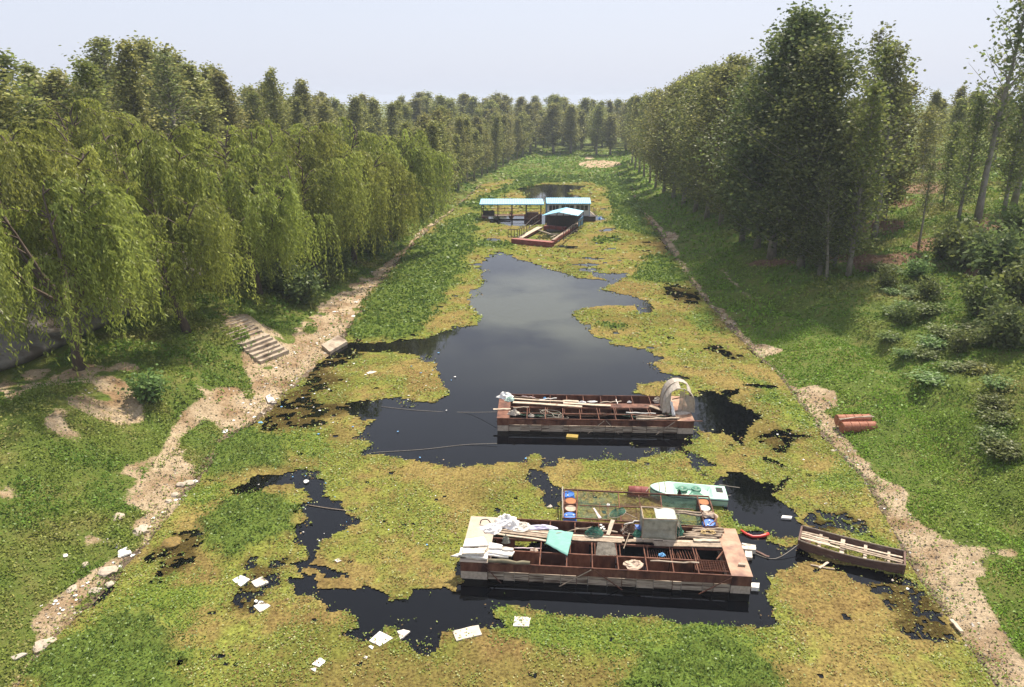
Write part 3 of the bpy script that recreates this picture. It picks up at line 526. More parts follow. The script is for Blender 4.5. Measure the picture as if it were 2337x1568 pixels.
# ------------------------------------------------------------------ trees
def poplar_meshes(seed, h=16.0, wid=.17, base=.14, nbr=150, per=58, leaf=.30, sparse=0.0, col=(.185, .20, .055), col2=(.35, .335, .105), lean=.4, pw=2.4):
    r = np.random.default_rng(seed); rr = random.Random(seed); tb = MB()
    K = 9; lx, ly = rr.uniform(-lean, lean), rr.uniform(-lean, lean); ph = rr.uniform(0, 6)
    def axis(t): return Vector((lx * t * t + .12 * math.sin(ph + t * 5), ly * t * t + .12 * math.cos(ph + t * 4), h * t))
    r0 = .011 * h + .02
    tb.tube([axis(k / K * .96) - Vector((0, 0, .35 if k == 0 else 0)) for k in range(K + 1)], [r0 * (1.25 if k == 0 else 1 - .93 * k / K) for k in range(K + 1)], 7)
    P_ = []; D_ = []
    for k in range(nbr):
        t = base + (1 - base) * ((k + rr.random()) / nbr) ** .92
        if t > .985: t = .985
        tn = (t - base) / (1 - base); prof = min(1.0, (tn / .22 + .25) ** .6) * max(.10, 1 - tn ** pw) ** .7 * (.8 + .4 * float(vnoise(np.array(k * .37 + seed), np.array(seed * 1.0), 2)))
        ln = h * wid * prof * rr.uniform(.35, 1.32) + .35
        az = k * 2.39996 + rr.uniform(-.5, .5); el = rr.uniform(.45, 1.05) + .25 * (t - .5)
        d = Vector((math.cos(az) * math.cos(el), math.sin(az) * math.cos(el), math.sin(el))); p0 = axis(t * .97)
        p1 = p0 + d * ln * .5; p2 = p1 + (d + Vector((0, 0, .25))).normalized() * ln * .55
        if k % 2 == 0 or sparse: tb.tube([p0, p1, p2], [r0 * .30 * (1 - .75 * t), r0 * .18 * (1 - .7 * t), .006], 4, cap=False)
        if rr.random() < sparse * .55: continue
        n = int(per * (.5 + .5 * prof) * rr.uniform(.6, 1.3) * (1 - .6 * sparse)); s = r.random(n) ** .65
        # leaves gather in clumps along the limb
        kc = max(2, int(3 + ln)); cs = r.random(kc) ** .6; ci = r.integers(0, kc, n); s = cs[ci] * .95 + .05 * s
        q = np.array(p0)[None] + (np.array(p1 - p0)[None] * (np.minimum(s, .5) / .5)[:, None]) + (np.array(p2 - p1)[None] * (np.maximum(s - .5, 0) / .5)[:, None])
        q = q + r.normal(size=(n, 3)) * np.array([.36, .36, .42]) * (.5 + .5 * ln / 2.5)
        P_.append(q); D_.append(np.full(n, t))
    P_ = np.concatenate(P_); n = len(P_); a, b = rand_axes(n, r, .1)
    c = np.array(col) + (np.array(col2) - np.array(col)) * (r.random((n, 1)) ** 1.5)
    c = np.where(r.random((n, 1)) > .965, np.minimum(c * 2.2, .6), c) * (.75 + .5 * r.random((n, 1)))  # odd leaves made much paler, painted sun glints in the crown
    L_ = leaf * (.65 + .7 * r.random(n))
    return tb.mesh('poplar_trunk', True), leaves('poplar_crown', P_, L_, L_ * .8, a, b, c)
def willow_meshes(seed, h=11.0, rad=5.6, nbr=58, per=15, leaf=.27):
    r = np.random.default_rng(seed); rr = random.Random(seed); tb = MB(); P_ = []; A_ = []; C_ = []
    lean = Vector((rr.uniform(-.5, .7), rr.uniform(-.5, .5), 0)); fork = Vector((lean.x, lean.y, h * .30)); r0 = .021 * h
    tb.tube([(0, 0, -.4), lean * .3 + Vector((0, 0, h * .1)), lean * .75 + Vector((0, 0, h * .22)), fork], [r0 * 1.3, r0, r0 * .9, r0 * .85], 8)
    limbs = []
    for k in range(7):
        az = k * 2 * math.pi / 7 + rr.uniform(-.3, .3); el = rr.uniform(.75, 1.25)
        d = Vector((math.cos(az) * math.cos(el), math.sin(az) * math.cos(el), math.sin(el)))
        p1 = fork + d * h * .22; p2 = p1 + (d * .7 + Vector((0, 0, .5))).normalized() * h * .22; p3 = p2 + (d + Vector((0, 0, .2))).normalized() * h * .16
        tb.tube([fork, p1, p2, p3], [r0 * .55, r0 * .38, r0 * .22, .03], 6, cap=False); limbs.append((p1, p2, p3))
    for k in range(nbr):
        p1, p2, p3 = limbs[k % 7]; t = rr.random(); s = p1.lerp(p2, t) if rr.random() < .45 else p2.lerp(p3, t)
        az = math.atan2(s.y - fork.y, s.x - fork.x) + rr.uniform(-.9, .9)
        hz = s.z / h; R_ = rad * (1.02 - .55 * max(0, hz - .55) / .45) * rr.uniform(.45, 1.05)
        e = Vector((fork.x + math.cos(az) * R_, fork.y + math.sin(az) * R_, s.z + rr.uniform(-.5, 1.3)))
        mid = (s + e) / 2 + Vector((0, 0, rr.uniform(.6, 1.5)))
        arc = [s.lerp(mid, q).lerp(mid.lerp(e, q), q) for q in (0, .2, .4, .6, .8, 1.0)]
        tb.tube(arc, [.05, .042, .034, .026, .018, .01], 4, cap=False)
        bright = rr.uniform(.75, 1.3)
        for j in range(per):
            q = rr.uniform(.2, 1.05); q = min(q, 1.0); c0 = s.lerp(mid, q).lerp(mid.lerp(e, q), q)
            out = Vector((math.cos(az + rr.uniform(-1.1, 1.1)), math.sin(az + rr.uniform(-1.1, 1.1)), 0)) * rr.uniform(.15, .75)
            ln = min(c0.z - rr.uniform(.8, 2.6), rr.uniform(1.6, 5.6)); ln = max(ln, .8)
            n = int(ln / .085); tt = (np.arange(n) + r.random(n)) / n
            hx = 1 - (1 - tt) ** 2.2
            x = c0.x + out.x * hx * 1.1; y = c0.y + out.y * hx * 1.1; z = c0.z + .28 * np.sin(np.minimum(tt * 5, math.pi)) * .8 - ln * tt ** 1.35
            q3 = np.stack([x, y, z], 1) + r.normal(size=(n, 3)) * np.array([.075, .075, .03]); P_.append(q3)
            dv = r.normal(size=(n, 3)) * .42; dv[:, 2] = -1; dv += np.array([out.x, out.y, 0]) * (1 - tt)[:, None] * 1.2; A_.append(unit(dv))
            base = np.array([.25, .285, .06]) * bright; cc = base[None] * (.65 + .7 * r.random((n, 1))) + np.array([.08, .07, .01]) * (r.random((n, 1)) ** 3)
            C_.append(cc)
    P_ = np.concatenate(P_); A_ = np.concatenate(A_); C_ = np.concatenate(C_); n = len(P_)
    k = r.random(n) < .96; P_, A_, C_ = P_[k], A_[k], C_[k]; n = len(P_)
    B_ = unit(np.cross(A_, r.normal(size=(n, 3)))); L_ = leaf * (.6 + .8 * r.random(n))
    return tb.mesh('willow_trunk', True), leaves('willow_crown', P_, L_, (.055 + .03 * r.random(n)), A_, B_, C_)
def shrub_meshes(seed, h=1.8, rad=1.2, n=1500, leaf=.2, col=(.11, .145, .036), col2=(.19, .22, .06), upright=.3):
    r = np.random.default_rng(seed); rr = random.Random(seed); tb = MB(); P_ = []
    m = 16
    for k in range(m):
        az = k * 2.4 + rr.uniform(-.4, .4); rd = rad * math.sqrt((k + .5) / m) * rr.uniform(.7, 1.1); hh = h * (1 - .45 * (rd / rad) ** 2) * rr.uniform(.7, 1.05)
        e = Vector((math.cos(az) * rd, math.sin(az) * rd, hh)); tb.tube([(0, 0, -.15), (e.x * .35, e.y * .35, hh * .5), e], [.035, .022, .006], 4, cap=False)
        q = n // m; t = r.random(q) ** .6; base = np.outer(1 - t, [0, 0, .1]) + np.outer(t, np.array(e)); base[:, :2] *= (.4 + .6 * t)[:, None]
        P_.append(base + r.normal(size=(q, 3)) * rad * .2)
    P_ = np.concatenate(P_); P_[:, 2] = np.abs(P_[:, 2]) + .04; k = len(P_); a, b = rand_axes(k, r, .35)
    c = np.array(col) + (np.array(col2) - np.array(col)) * r.random((k, 1)) ** 1.4; c = c * (.7 + .6 * r.random((k, 1))); L_ = leaf * (.6 + .8 * r.random(k))
    return tb.mesh('shrub_stems', True), leaves('shrub_crown', P_, L_, L_ * .62, a, b, c)
def plant_tree(name, meshes, loc, label, cat, group, s=1.0, sz=None, rz=None, bark=BARKPALE, leafm=LEAF_P, tilt=(0, 0), fat=1.0):
    e = empty(name, loc, R.uniform(0, 6.28) if rz is None else rz); e.rotation_euler.x = tilt[0]; e.rotation_euler.y = tilt[1]
    e.scale = (s * fat, s * fat, sz or s); tag(e, label, cat, group)
    link('trunk', meshes[0], bark, e); link('crown', meshes[1], leafm, e); return e
ORD = ['first', 'second', 'third', 'fourth', 'fifth', 'sixth', 'seventh', 'eighth', 'ninth', 'tenth', 'eleventh', 'twelfth', 'thirteenth', 'fourteenth', 'fifteenth', 'sixteenth', 'seventeenth', 'eighteenth', 'nineteenth', 'twentieth']

POP = [poplar_meshes(40 + k, 16, .15 + .02 * (k % 3), .16 + .03 * (k % 2), 112, 62, .28, pw=(1.3, 2.0, 1.1, 1.6)[k], lean=.7) for k in range(4)]                                        # ordinary plantation poplars
POPD = [poplar_meshes(60 + k, 20, .215, .06, 240, 96, .235, col=(.085, .11, .032), col2=(.175, .19, .06), pw=3.2) for k in range(3)]
POPM = [poplar_meshes(65 + k, 19, .235, .08, 200, 84, .25, col=(.155, .175, .05), col2=(.28, .28, .085), pw=3.0) for k in range(2)]                       # dense dark ones on the right bank
POPY = [poplar_meshes(70 + k, 16, .16, .12, 120, 52, .25, sparse=.15, col=(.15, .185, .045), col2=(.26, .27, .075)) for k in range(2)]            # thin yellowish ones
POPS = [poplar_meshes(80 + k, 17, .14, .35, 80, 40, .25, sparse=.4, col=(.13, .16, .048), col2=(.22, .23, .08)) for k in range(2)]                # sparse tall crowns
WIL = [willow_meshes(20 + k, 11.0, 5.4 + .3 * (k % 2), 60, 16) for k in range(4)]
SHR = [shrub_meshes(90 + k) for k in range(2)]
SHRL = shrub_meshes(95, 1.5, 1.1, 1100, .22, (.12, .19, .05), (.21, .29, .085))
SHRD = shrub_meshes(96, 2.6, 1.8, 2600, .26, (.10, .14, .042), (.19, .23, .075))
def tz(x, y): return float(TZ(x, y))

# willows on the left terrace, from the camera upstream
wil = [(-24.0, 37.2, .86, 0, 'leaning willow with its bare trunk showing above the sandy path'), (-30.0, 44.0, .90, 1, 'tall willow behind the leaning trunk, beside the grey dyke slope'),
       (-21.3, 45.0, .78, 2, 'short willow whose strands hang beside the concrete steps'), (-37.0, 49.5, .76, 3, 'large willow at the left edge of the picture, behind the others'),
       (-25.5, 51.5, .98, 0, 'broad willow behind the top of the concrete steps'), (-32.0, 57.0, .86, 2, 'high willow crown between the left edge and the middle of the row'), (-20.3, 56.0, .86, 2, 'willow with dark forked limbs visible in the middle of the row'),
       (-24.8, 62.5, 1.06, 1, 'tallest rounded willow crown in the middle of the row'), (-18.2, 65.5, .98, 3, 'willow over the dark bush on the bank path'), (-21.5, 72.0, 1.04, 0, 'high willow crown behind the middle of the row'),
       (-16.8, 74.5, .96, 2, 'willow whose strands reach the litter strewn bank'), (-19.0, 81.0, 1.12, 1, 'willow second from the far end of the row'), (-15.0, 88.0, 1.14, 3, 'last willow at the far end of the row, hanging over the bank')]
for k, (x, y, s, v, lab) in enumerate(wil):
    plant_tree('willow_tree', WIL[v], (x, y, tz(x, y) - .05), lab, 'willow', 'willows along the left bank', s * 1.14, rz=k * 1.9, fat=1.24, bark=BARK, leafm=LEAF_W, tilt=(0, -.12) if k == 0 else (0, 0))

# right bank, nearest group first
def rb(u, v): p = TH(u, v); return (p.x, p.y, p.z - .06)
right = [  # u, v of the foot, meshes, scale, label
 (1765, 588, POPD[0], 1.12, 'tallest dark dense poplar on the right bank'), (1822, 612, POPD[1], .92, 'dark dense poplar just right of the tallest one'), (1728, 566, POPD[2], .90, 'dark poplar just left of the tallest one'),
 (1800, 562, POPD[2], 1.05, 'dark poplar hidden behind the tallest right bank tree'), (1690, 552, POPD[1], .86, 'dense poplar with low foliage touching the bright grass slope'), (1642, 512, POPM[0], .98, 'broad poplar with a pale straight trunk standing clear on the right bank'),
 (1612, 500, POPM[1], 1.0, 'rounded poplar left of the pale trunked one on the right bank'), (1655, 480, POPM[0], 1.05, 'poplar in the back of the rounded right bank group'), (1585, 484, POPM[0], .98, 'poplar with overhanging lower boughs on the right bank slope'),
 (1560, 466, POPM[0], .98, 'poplar near the left end of the dark right bank group'), (1535, 452, POPM[1], .95, 'poplar second from the left end of the dark right bank group'), (1515, 440, POPM[0], .95, 'poplar at the left end of the dark right bank group'),
 (1497, 427, POP[0], 1.12, 'slender bank poplar left of the dark right bank group'), (1482, 416, POP[1], 1.1, 'slender bank poplar near the bare earth patch on the right'), (1470, 404, POP[2], 1.1, 'slender poplar where the right bank bends away'), (1458, 394, POP[3], 1.1, 'bank poplar beyond the bend on the right'), (1449, 384, POP[0], 1.1, 'far bank poplar beside the pale earth patch'), (1441, 374, POP[1], 1.1, 'farthest poplar of the right bank row'),
 (1600, 455, POPM[0], 1.0, 'poplar behind the overhanging right bank boughs'), (1560, 440, POPM[1], 1.0, 'back row poplar over the left end of the dark group'),
 (1932, 628, POPY[0], .98, 'yellowish poplar with two pale trunks in front of the others'), (1905, 606, POPY[1], .72, 'thin poplar with pale trunk left of the yellowish one'), (1885, 640, POPS[0], .58, 'small crooked poplar leaning out over the grass'), (1872, 628, POPD[1], .5, 'short leafy tree under the dark poplars'),
 (1965, 540, POPY[1], 1.12, 'poplar with bare lower trunk on the leaf strewn slope'), (1990, 548, POPS[1], 1.02, 'poplar with leaning bare trunk at the leaf strewn slope'), (1945, 520, POPS[0], 1.18, 'tall poplar with loose top behind the yellowish one'), (2015, 500, POPM[0], .72, 'dark narrow poplar right of the loose topped one'),
 (2095, 560, POPS[0], .45, 'single thin young tree on the grassy slope'), (2235, 500, POPS[1], 1.36, 'tall sparse poplar against the sky near the right edge'), (2310, 470, POPS[0], 1.3, 'sparse poplar at the right edge of the picture'), (2190, 500, POPY[0], .75, 'light green poplar below the sparse tall one'),
 (2290, 480, POPY[1], .9, 'light green poplar under the right edge sparse one'), (2150, 470, POPY[1], .55, 'loose light green tree left of the sparse tall one'), (2330, 420, POP[2], 1.0, 'dark poplar cut by the right edge of the picture')]
for (u, v, ms, s, lab) in right:
    loc = rb(u, v); ln = (.0, .12) if 'crooked' in lab else (0, 0)
    plant_tree('poplar_tree', ms, loc, lab, 'poplar', 'poplars on the right bank', s, s, tilt=ln, fat=1.5 if any(ms is q for q in POPD) else 1.45 if any(ms is q for q in POPM) else 1.2)
# back wood on the right hill
kk = 0
for k in range(34):
    x = 52 + (k % 9) * 7.5 + R.uniform(-2, 2); y = 104 + (k // 9) * 10 + (k % 9) * 3 + R.uniform(-3, 3)
    plant_tree('poplar_tree', POP[k % 4], (x, y, tz(x, y) - .1), 'dark wood tree on the hill behind the right bank', 'poplar', 'wood on the right hill', R.uniform(.56, .72), fat=R.uniform(1.3, 1.7))
# second line filling behind the right bank row
for k in range(16):
    y = 112 + k * 7.5; x = float(np.interp(y, YR, XRk)) + 13 + R.uniform(-2, 5)
    plant_tree('poplar_tree', POP[k % 4], (x, y, tz(x, y) - .1), 'poplar in the line behind the right bank row', 'poplar', 'poplars behind the right bank row', R.uniform(.92, 1.08), fat=1.25)
# plantation behind the willows
for row in range(4):
    for k in range(22):
        y = 46 + k * 6.4 + row * 3 + R.uniform(-1.5, 1.5); x = float(np.interp(y, YL, XLk)) - 22.5 - row * 7.5 - R.uniform(0, 3)
        if abs(x) > .82 * y + 12: continue
        v = R.random(); ms = POPY[k % 2] if (v < .4 and y < 105) else POPS[k % 2] if (v < .48 and y < 100) else POP[(k + row) % 4]
        s = R.uniform(.66, .96) * (1.0 + .05 * row) * (1.0 if y < 110 else .95) * (.93 if y < 70 else 1)
        lab = ['front line poplar of the plantation behind the willows', 'second line poplar of the plantation behind the willows', 'third line poplar of the plantation behind the willows', 'back line poplar of the plantation behind the willows'][row]
        if row == 0 and k < 20: lab = '%s poplar from the camera end in the front line behind the willows' % ORD[k]
        plant_tree('poplar_tree', ms, (x, y, tz(x, y) - .1), lab, 'poplar', 'plantation behind the willows', s, fat=R.uniform(1.35, 1.9))
# rows along the upstream left bank
for k in range(34):
    y = 112 + k * 3.5; row = k % 2; x = float(np.interp(y, YL, XLk)) - 2.6 - row * 4.5 + R.uniform(-.8, .8)
    plant_tree('poplar_tree', POP[k % 4], (x, y, tz(x, y) - .1), ('%s tree from the near end of the row lining the far left bank' % ORD[k // 2]) if row == 0 else 'poplar in the second row behind the far left bank', 'poplar', 'poplars along the far left bank', R.uniform(.60, .88), fat=R.uniform(1.3, 1.8))
# wood that closes the valley
n = 0
for row in range(5):
    for k in range(21):
        y = 238 + row * 13 + R.uniform(-4, 4) + (0 if k > 5 else -6); x = -30 + k * 6.3 + R.uniform(-2.2, 2.2) - row * 3
        if row == 0 and 26 < x < 46 and False: continue
        plant_tree('poplar_tree', POP[(k + row) % 4], (x, y, tz(x, y) - .1), 'poplar of the wood closing the far end of the valley', 'poplar', 'wood at the far end of the valley', R.uniform(.70, .98) * (1 + .045 * row), fat=R.uniform(1.7, 2.6))
# bushes
def bush(u, v, ms, s, lab, grp=None, leafm=LEAF_P): 
    p = TH(u, v); plant_tree('shrub', ms, (p.x, p.y, p.z), lab, 'shrub', grp, s, bark=BARK, leafm=leafm)
bush(345, 915, SHRL, 1.05, 'light green shrub at the foot of the soil mound')
bush(690, 690, SHRD, 1.15, 'dark broad leaved bush beside the bank path'); bush(640, 668, SHRD, 1.0, 'dark bush left of the bank path bush'); bush(770, 625, SHRD, 1.05, 'dark bush under the middle willows'); bush(850, 580, SHRD, 1.1, 'dark bush under the far willow strands'); bush(740, 655, SHR[0], 1.2, 'mid green bush between the dark bank bushes'); bush(905, 545, SHR[1], 1.2, 'round bush where the willow row thins out'); bush(960, 500, SHR[0], 1.1, 'pale bush near the end of the willow row')
for k in range(26):                                                       # tangle of low bushes over the right slope
    u = R.uniform(1990, 2340); v = 620 + (u - 1990) * .42 + R.uniform(-50, 330) * (.4 + (u - 1990) / 600); p = TH(u, v)
    plant_tree('shrub', (SHR[0], SHRL, SHR[1], SHRL)[k % 4], (p.x, p.y, p.z), 'low bush in the tangle covering the right slope', 'shrub', 'low bushes of the right slope', R.uniform(.7, 1.2), R.uniform(.22, .42), bark=BARK, leafm=LEAF_G)
bush(2270, 640, SHRD, 1.5, 'large dark thicket on the right slope'); bush(2200, 610, SHR[0], 2.0, 'tall green shrub left of the large right thicket'); bush(2330, 690, SHR[0], 1.7, 'dark thicket cut by the right edge'); bush(2150, 590, SHR[1], 1.3, 'yellow green shrub by the thin young tree', leafm=LEAF_P)
bush(2230, 720, SHR[1], 1.3, 'low dark shrub below the right thicket'); bush(2290, 790, SHRD, 1.0, 'dark shrub low on the right slope'); bush(2060, 740, SHR[0], .8, 'small dark shrub in the meadow slope'); bush(2185, 805, SHR[1], .75, 'small shrub above the meadow crease'); bush(2120, 690, SHR[0], 1.0, 'shrub halfway up the right slope'); bush(2310, 560, SHR[0], 1.8, 'high shrub at the right edge under the trees'); bush(2020, 660, SHR[1], .9, 'shrub right of the yellowish poplar trunks'); bush(2090, 640, SHRL, 1.1, 'pale green shrub on the slope behind the meadow')

# ------------------------------------------------------------------ object helpers
A1 = lambda x, y, z=.8: G(1012.7 + x / 3, 1090.6 + y / 3, z)            # enlarged crops of the photo -> world at height z
PB = lambda x, y, z=.8: G(1363.25 + x / 6, 1168.5 + y / 6, z)
PA = lambda x, y, z=.8: G(1012.7 + x / 6, 1168.5 + y / 6, z)
PC = lambda x, y, z=.5: G(1277.6 + x / 6, 1082.8 + y / 6, z)
PM = lambda x, y, z=.8: G(1090.6 + x / 4.2857, 841.3 + y / 4.2857, z)
PHs = lambda x, y, z=0: G(1051.65 + x / 6.667, 420.7 + y / 6.667, z)
def zat(y, v):                                                          # height at depth y that shows at photo row v
    k = (PH / 2 - v) / F; return CAMZ + y * (k * CT - ST) / (CT + k * ST)
def slab(name, pts, t, mt, label=None, cat=None, group=None, parent=None, rough=.0, bevel=0.0):
    n = len(pts); b = MB(); top = [Vector(p) + Vector((R.uniform(-rough, rough), R.uniform(-rough, rough), R.uniform(-rough, rough) * .5)) for p in pts]
    # slightly nibbled outline
    ring = []
    for k in range(n):
        a, c = top[k], top[(k + 1) % n]; ring += [a] + [a.lerp(c, q + R.uniform(-.08, .08)) + Vector((R.uniform(-1, 1), R.uniform(-1, 1), 0)) * rough * .8 for q in ((.33, .67) if rough else ())]
    m_ = len(ring); b.add(ring + [p - Vector((0, 0, t)) for p in ring], [tuple(range(m_))[::-1], tuple(range(m_, 2 * m_))] + [(k, (k + 1) % m_, m_ + (k + 1) % m_, m_ + k) for k in range(m_)])
    o = b.build(name, mt, parent, center=parent is None)
    bm = bmesh.new(); bm.from_mesh(o.data); bmesh.ops.recalc_face_normals(bm, faces=bm.faces); bm.to_mesh(o.data); bm.free()
    if label: tag(o, label, cat, group)
    return o
def board(p0, p1, w, t, mt, label=None, group=None, name='wooden_plank', cat='plank', parent=None):
    p0 = Vector(p0); p1 = Vector(p1); d = (p1 - p0).normalized(); s = d.cross(Vector((0, 0, 1))).normalized(); b = MB(); n = 5; V = []
    for k in range(n + 1):
        c = p0.lerp(p1, k / n) + Vector((0, 0, R.uniform(-.012, .012))) + s * R.uniform(-.012, .012); ww = w * R.uniform(.86, 1.06)
        V += [c - s * ww / 2, c + s * ww / 2, c + s * ww / 2 + Vector((0, 0, t)), c - s * ww / 2 + Vector((0, 0, t))]
    Fc = [(3, 2, 1, 0), (4 * n, 4 * n + 1, 4 * n + 2, 4 * n + 3)] + [(4 * k + q, 4 * k + (q + 1) % 4, 4 * k + 4 + (q + 1) % 4, 4 * k + 4 + q) for k in range(n) for q in range(4)]
    b.add(V, Fc); o = b.build(name, mt, parent, center=parent is None)
    if label: tag(o, label, cat, group)
    return o
def pole(p0, p1, r, mt, label=None, group=None, name='wooden_pole', cat='pole', parent=None, bend=.03, n=6):
    p0 = Vector(p0); p1 = Vector(p1); K = 6; pts = [p0.lerp(p1, k / K) + Vector((R.uniform(-1, 1), R.uniform(-1, 1), R.uniform(-1, 1))) * (bend if 0 < k < K else 0) for k in range(K + 1)]
    o = MB().tube(pts, [r * R.uniform(.85, 1.12) for _ in pts], n).build(name, mt, parent, smooth=True, center=parent is None)
    if label: tag(o, label, cat, group)
    return o
def rope(pts, r, mt, label, name='rope', cat='rope', group=None, smooth=5):
    pts = [Vector(p) for p in pts]; q = []
    for k in range(len(pts) - 1):
        p0 = pts[max(k - 1, 0)]; p1 = pts[k]; p2 = pts[k + 1]; p3 = pts[min(k + 2, len(pts) - 1)]
        for j in range(smooth):
            t = j / smooth; q.append(.5 * ((2 * p1) + (p2 - p0) * t + (2 * p0 - 5 * p1 + 4 * p2 - p3) * t * t + (3 * p1 - p0 - 3 * p2 + p3) * t ** 3))
    q.append(pts[-1]); return tag(MB().tube(q, r, 5).build(name, mt, smooth=True, center=True), label, cat, group)
def crumple(name, c, rx, ry, h, mt, label=None, cat=None, group=None, seed=0, parent=None, rz=0.0, n=14, sharp=1.0):
    """crumpled heap: closed lumpy shell on its base"""
    b = MB(); c = Vector(c); cr, sr = math.cos(rz), math.sin(rz); V = []
    for j in range(6):
        f = j / 5
        for k in range(n):
            a = 2 * math.pi * k / n; rr_ = (1 - f) ** .6 if f < 1 else 0.0; w = .72 + .56 * float(vnoise(np.array(k * 1.31 + seed * 3.7), np.array(j * .9 + seed), 3))
            x = rx * math.cos(a) * rr_ * w; y = ry * math.sin(a) * rr_ * w; z = h * f ** .8 * (.55 + .9 * sharp * float(vnoise(np.array(k * .9 + 5), np.array(j * 1.3 + seed * 2.1), 8)))
            V.append(c + Vector((x * cr - y * sr, x * sr + y * cr, z)))
    b.add(V, [(j * n + k, j * n + (k + 1) % n, (j + 1) * n + (k + 1) % n, (j + 1) * n + k) for j in range(5) for k in range(n)] + [tuple(range(n))[::-1]])
    o = b.build(name, mt, parent, center=parent is None)
    if label: tag(o, label, cat, group)
    return o
def sheet(name, q, mt, label=None, cat=None, group=None, amp=.04, nx=12, ny=8, thick=.012, sag=0.0, parent=None, seed=0, ragged=.0):
    """cloth, net or tarp spanned over four corners a b c d (order round the edge)"""
    a, b_, c, d = [Vector(p) for p in q]; nrm = (b_ - a).cross(d - a).normalized(); V = []
    for j in range(ny + 1):
        for i in range(nx + 1):
            s, t = i / nx, j / ny; p = a.lerp(b_, s).lerp(d.lerp(c, s), t)
            e = amp * 2 * (float(fbm(np.array(s * 4.0 + seed), np.array(t * 4.0 + seed * 2), 5, 3)) - .5)
            p = p + nrm * e - Vector((0, 0, sag * 4 * s * (1 - s) * 4 * t * (1 - t)))
            if ragged and (i in (0, nx) or j in (0, ny)): p = p + (a.lerp(c, .5) - p) * R.uniform(0, ragged)
            V.append(p)
    m_ = MB(); m_.add(V, [(j * (nx + 1) + i, j * (nx + 1) + i + 1, (j + 1) * (nx + 1) + i + 1, (j + 1) * (nx + 1) + i) for j in range(ny) for i in range(nx)])
    o = m_.build(name, mt, parent, smooth=True, center=parent is None)
    if thick: md = o.modifiers.new('thickness', 'SOLIDIFY'); md.thickness = thick
    if label: tag(o, label, cat, group)
    return o
def hoopnet(c, r, tiltv, hand0, hand1, netm, hoopm, label, squash=.7, depth=.35, rz=0.0):
    """landing net: hoop, bag and handle"""
    e = empty('landing_net', c); tag(e, label, 'fishing net'); n = 16; ring = []
    for k in range(n + 1):
        a = 2 * math.pi * k / n; x, y = r * math.cos(a), r * squash * math.sin(a); x, y = x * math.cos(rz) - y * math.sin(rz), x * math.sin(rz) + y * math.cos(rz); ring.append(Vector((x, y, tiltv[0] * x + tiltv[1] * y)))
    MB().tube(ring, .014, 5, cap=False).build('hoop', hoopm, e); b = MB(); V = []
    for j in range(5):
        f = j / 4; s = (1 - f ** 1.6 * .8)
        V += [ring[k] * s + Vector((.05 * f * math.sin(k * 2.0), 0, depth * f * (.9 + .2 * math.sin(k * 1.7)))) for k in range(n)]
    b.add(V, [(j * n + k, j * n + (k + 1) % n, (j + 1) * n + (k + 1) % n, (j + 1) * n + k) for j in range(4) for k in range(n)]); b.build('net_bag', netm, e)
    if hand0 is not None: MB().tube([Vector(hand0) - Vector(c), Vector(hand1) - Vector(c)], .02, 6).build('handle', WOOD, e)
    return e
def lathe(prof, n=18):
    b = MB(); V = [(r * math.cos(2 * math.pi * k / n), r * math.sin(2 * math.pi * k / n), z) for r, z in prof for k in range(n)]
    b.add(V, [(j * n + k, j * n + (k + 1) % n, (j + 1) * n + (k + 1) % n, (j + 1) * n + k) for j in range(len(prof) - 1) for k in range(n)] + [tuple(range(n))[::-1], tuple(range((len(prof) - 1) * n, len(prof) * n))]); return b
DRUMP = [(.26, 0), (.285, .02), (.285, .26), (.30, .28), (.30, .31), (.285, .33), (.285, .56), (.30, .58), (.30, .61), (.285, .63), (.285, .86), (.27, .885), (.255, .89), (.25, .865)]

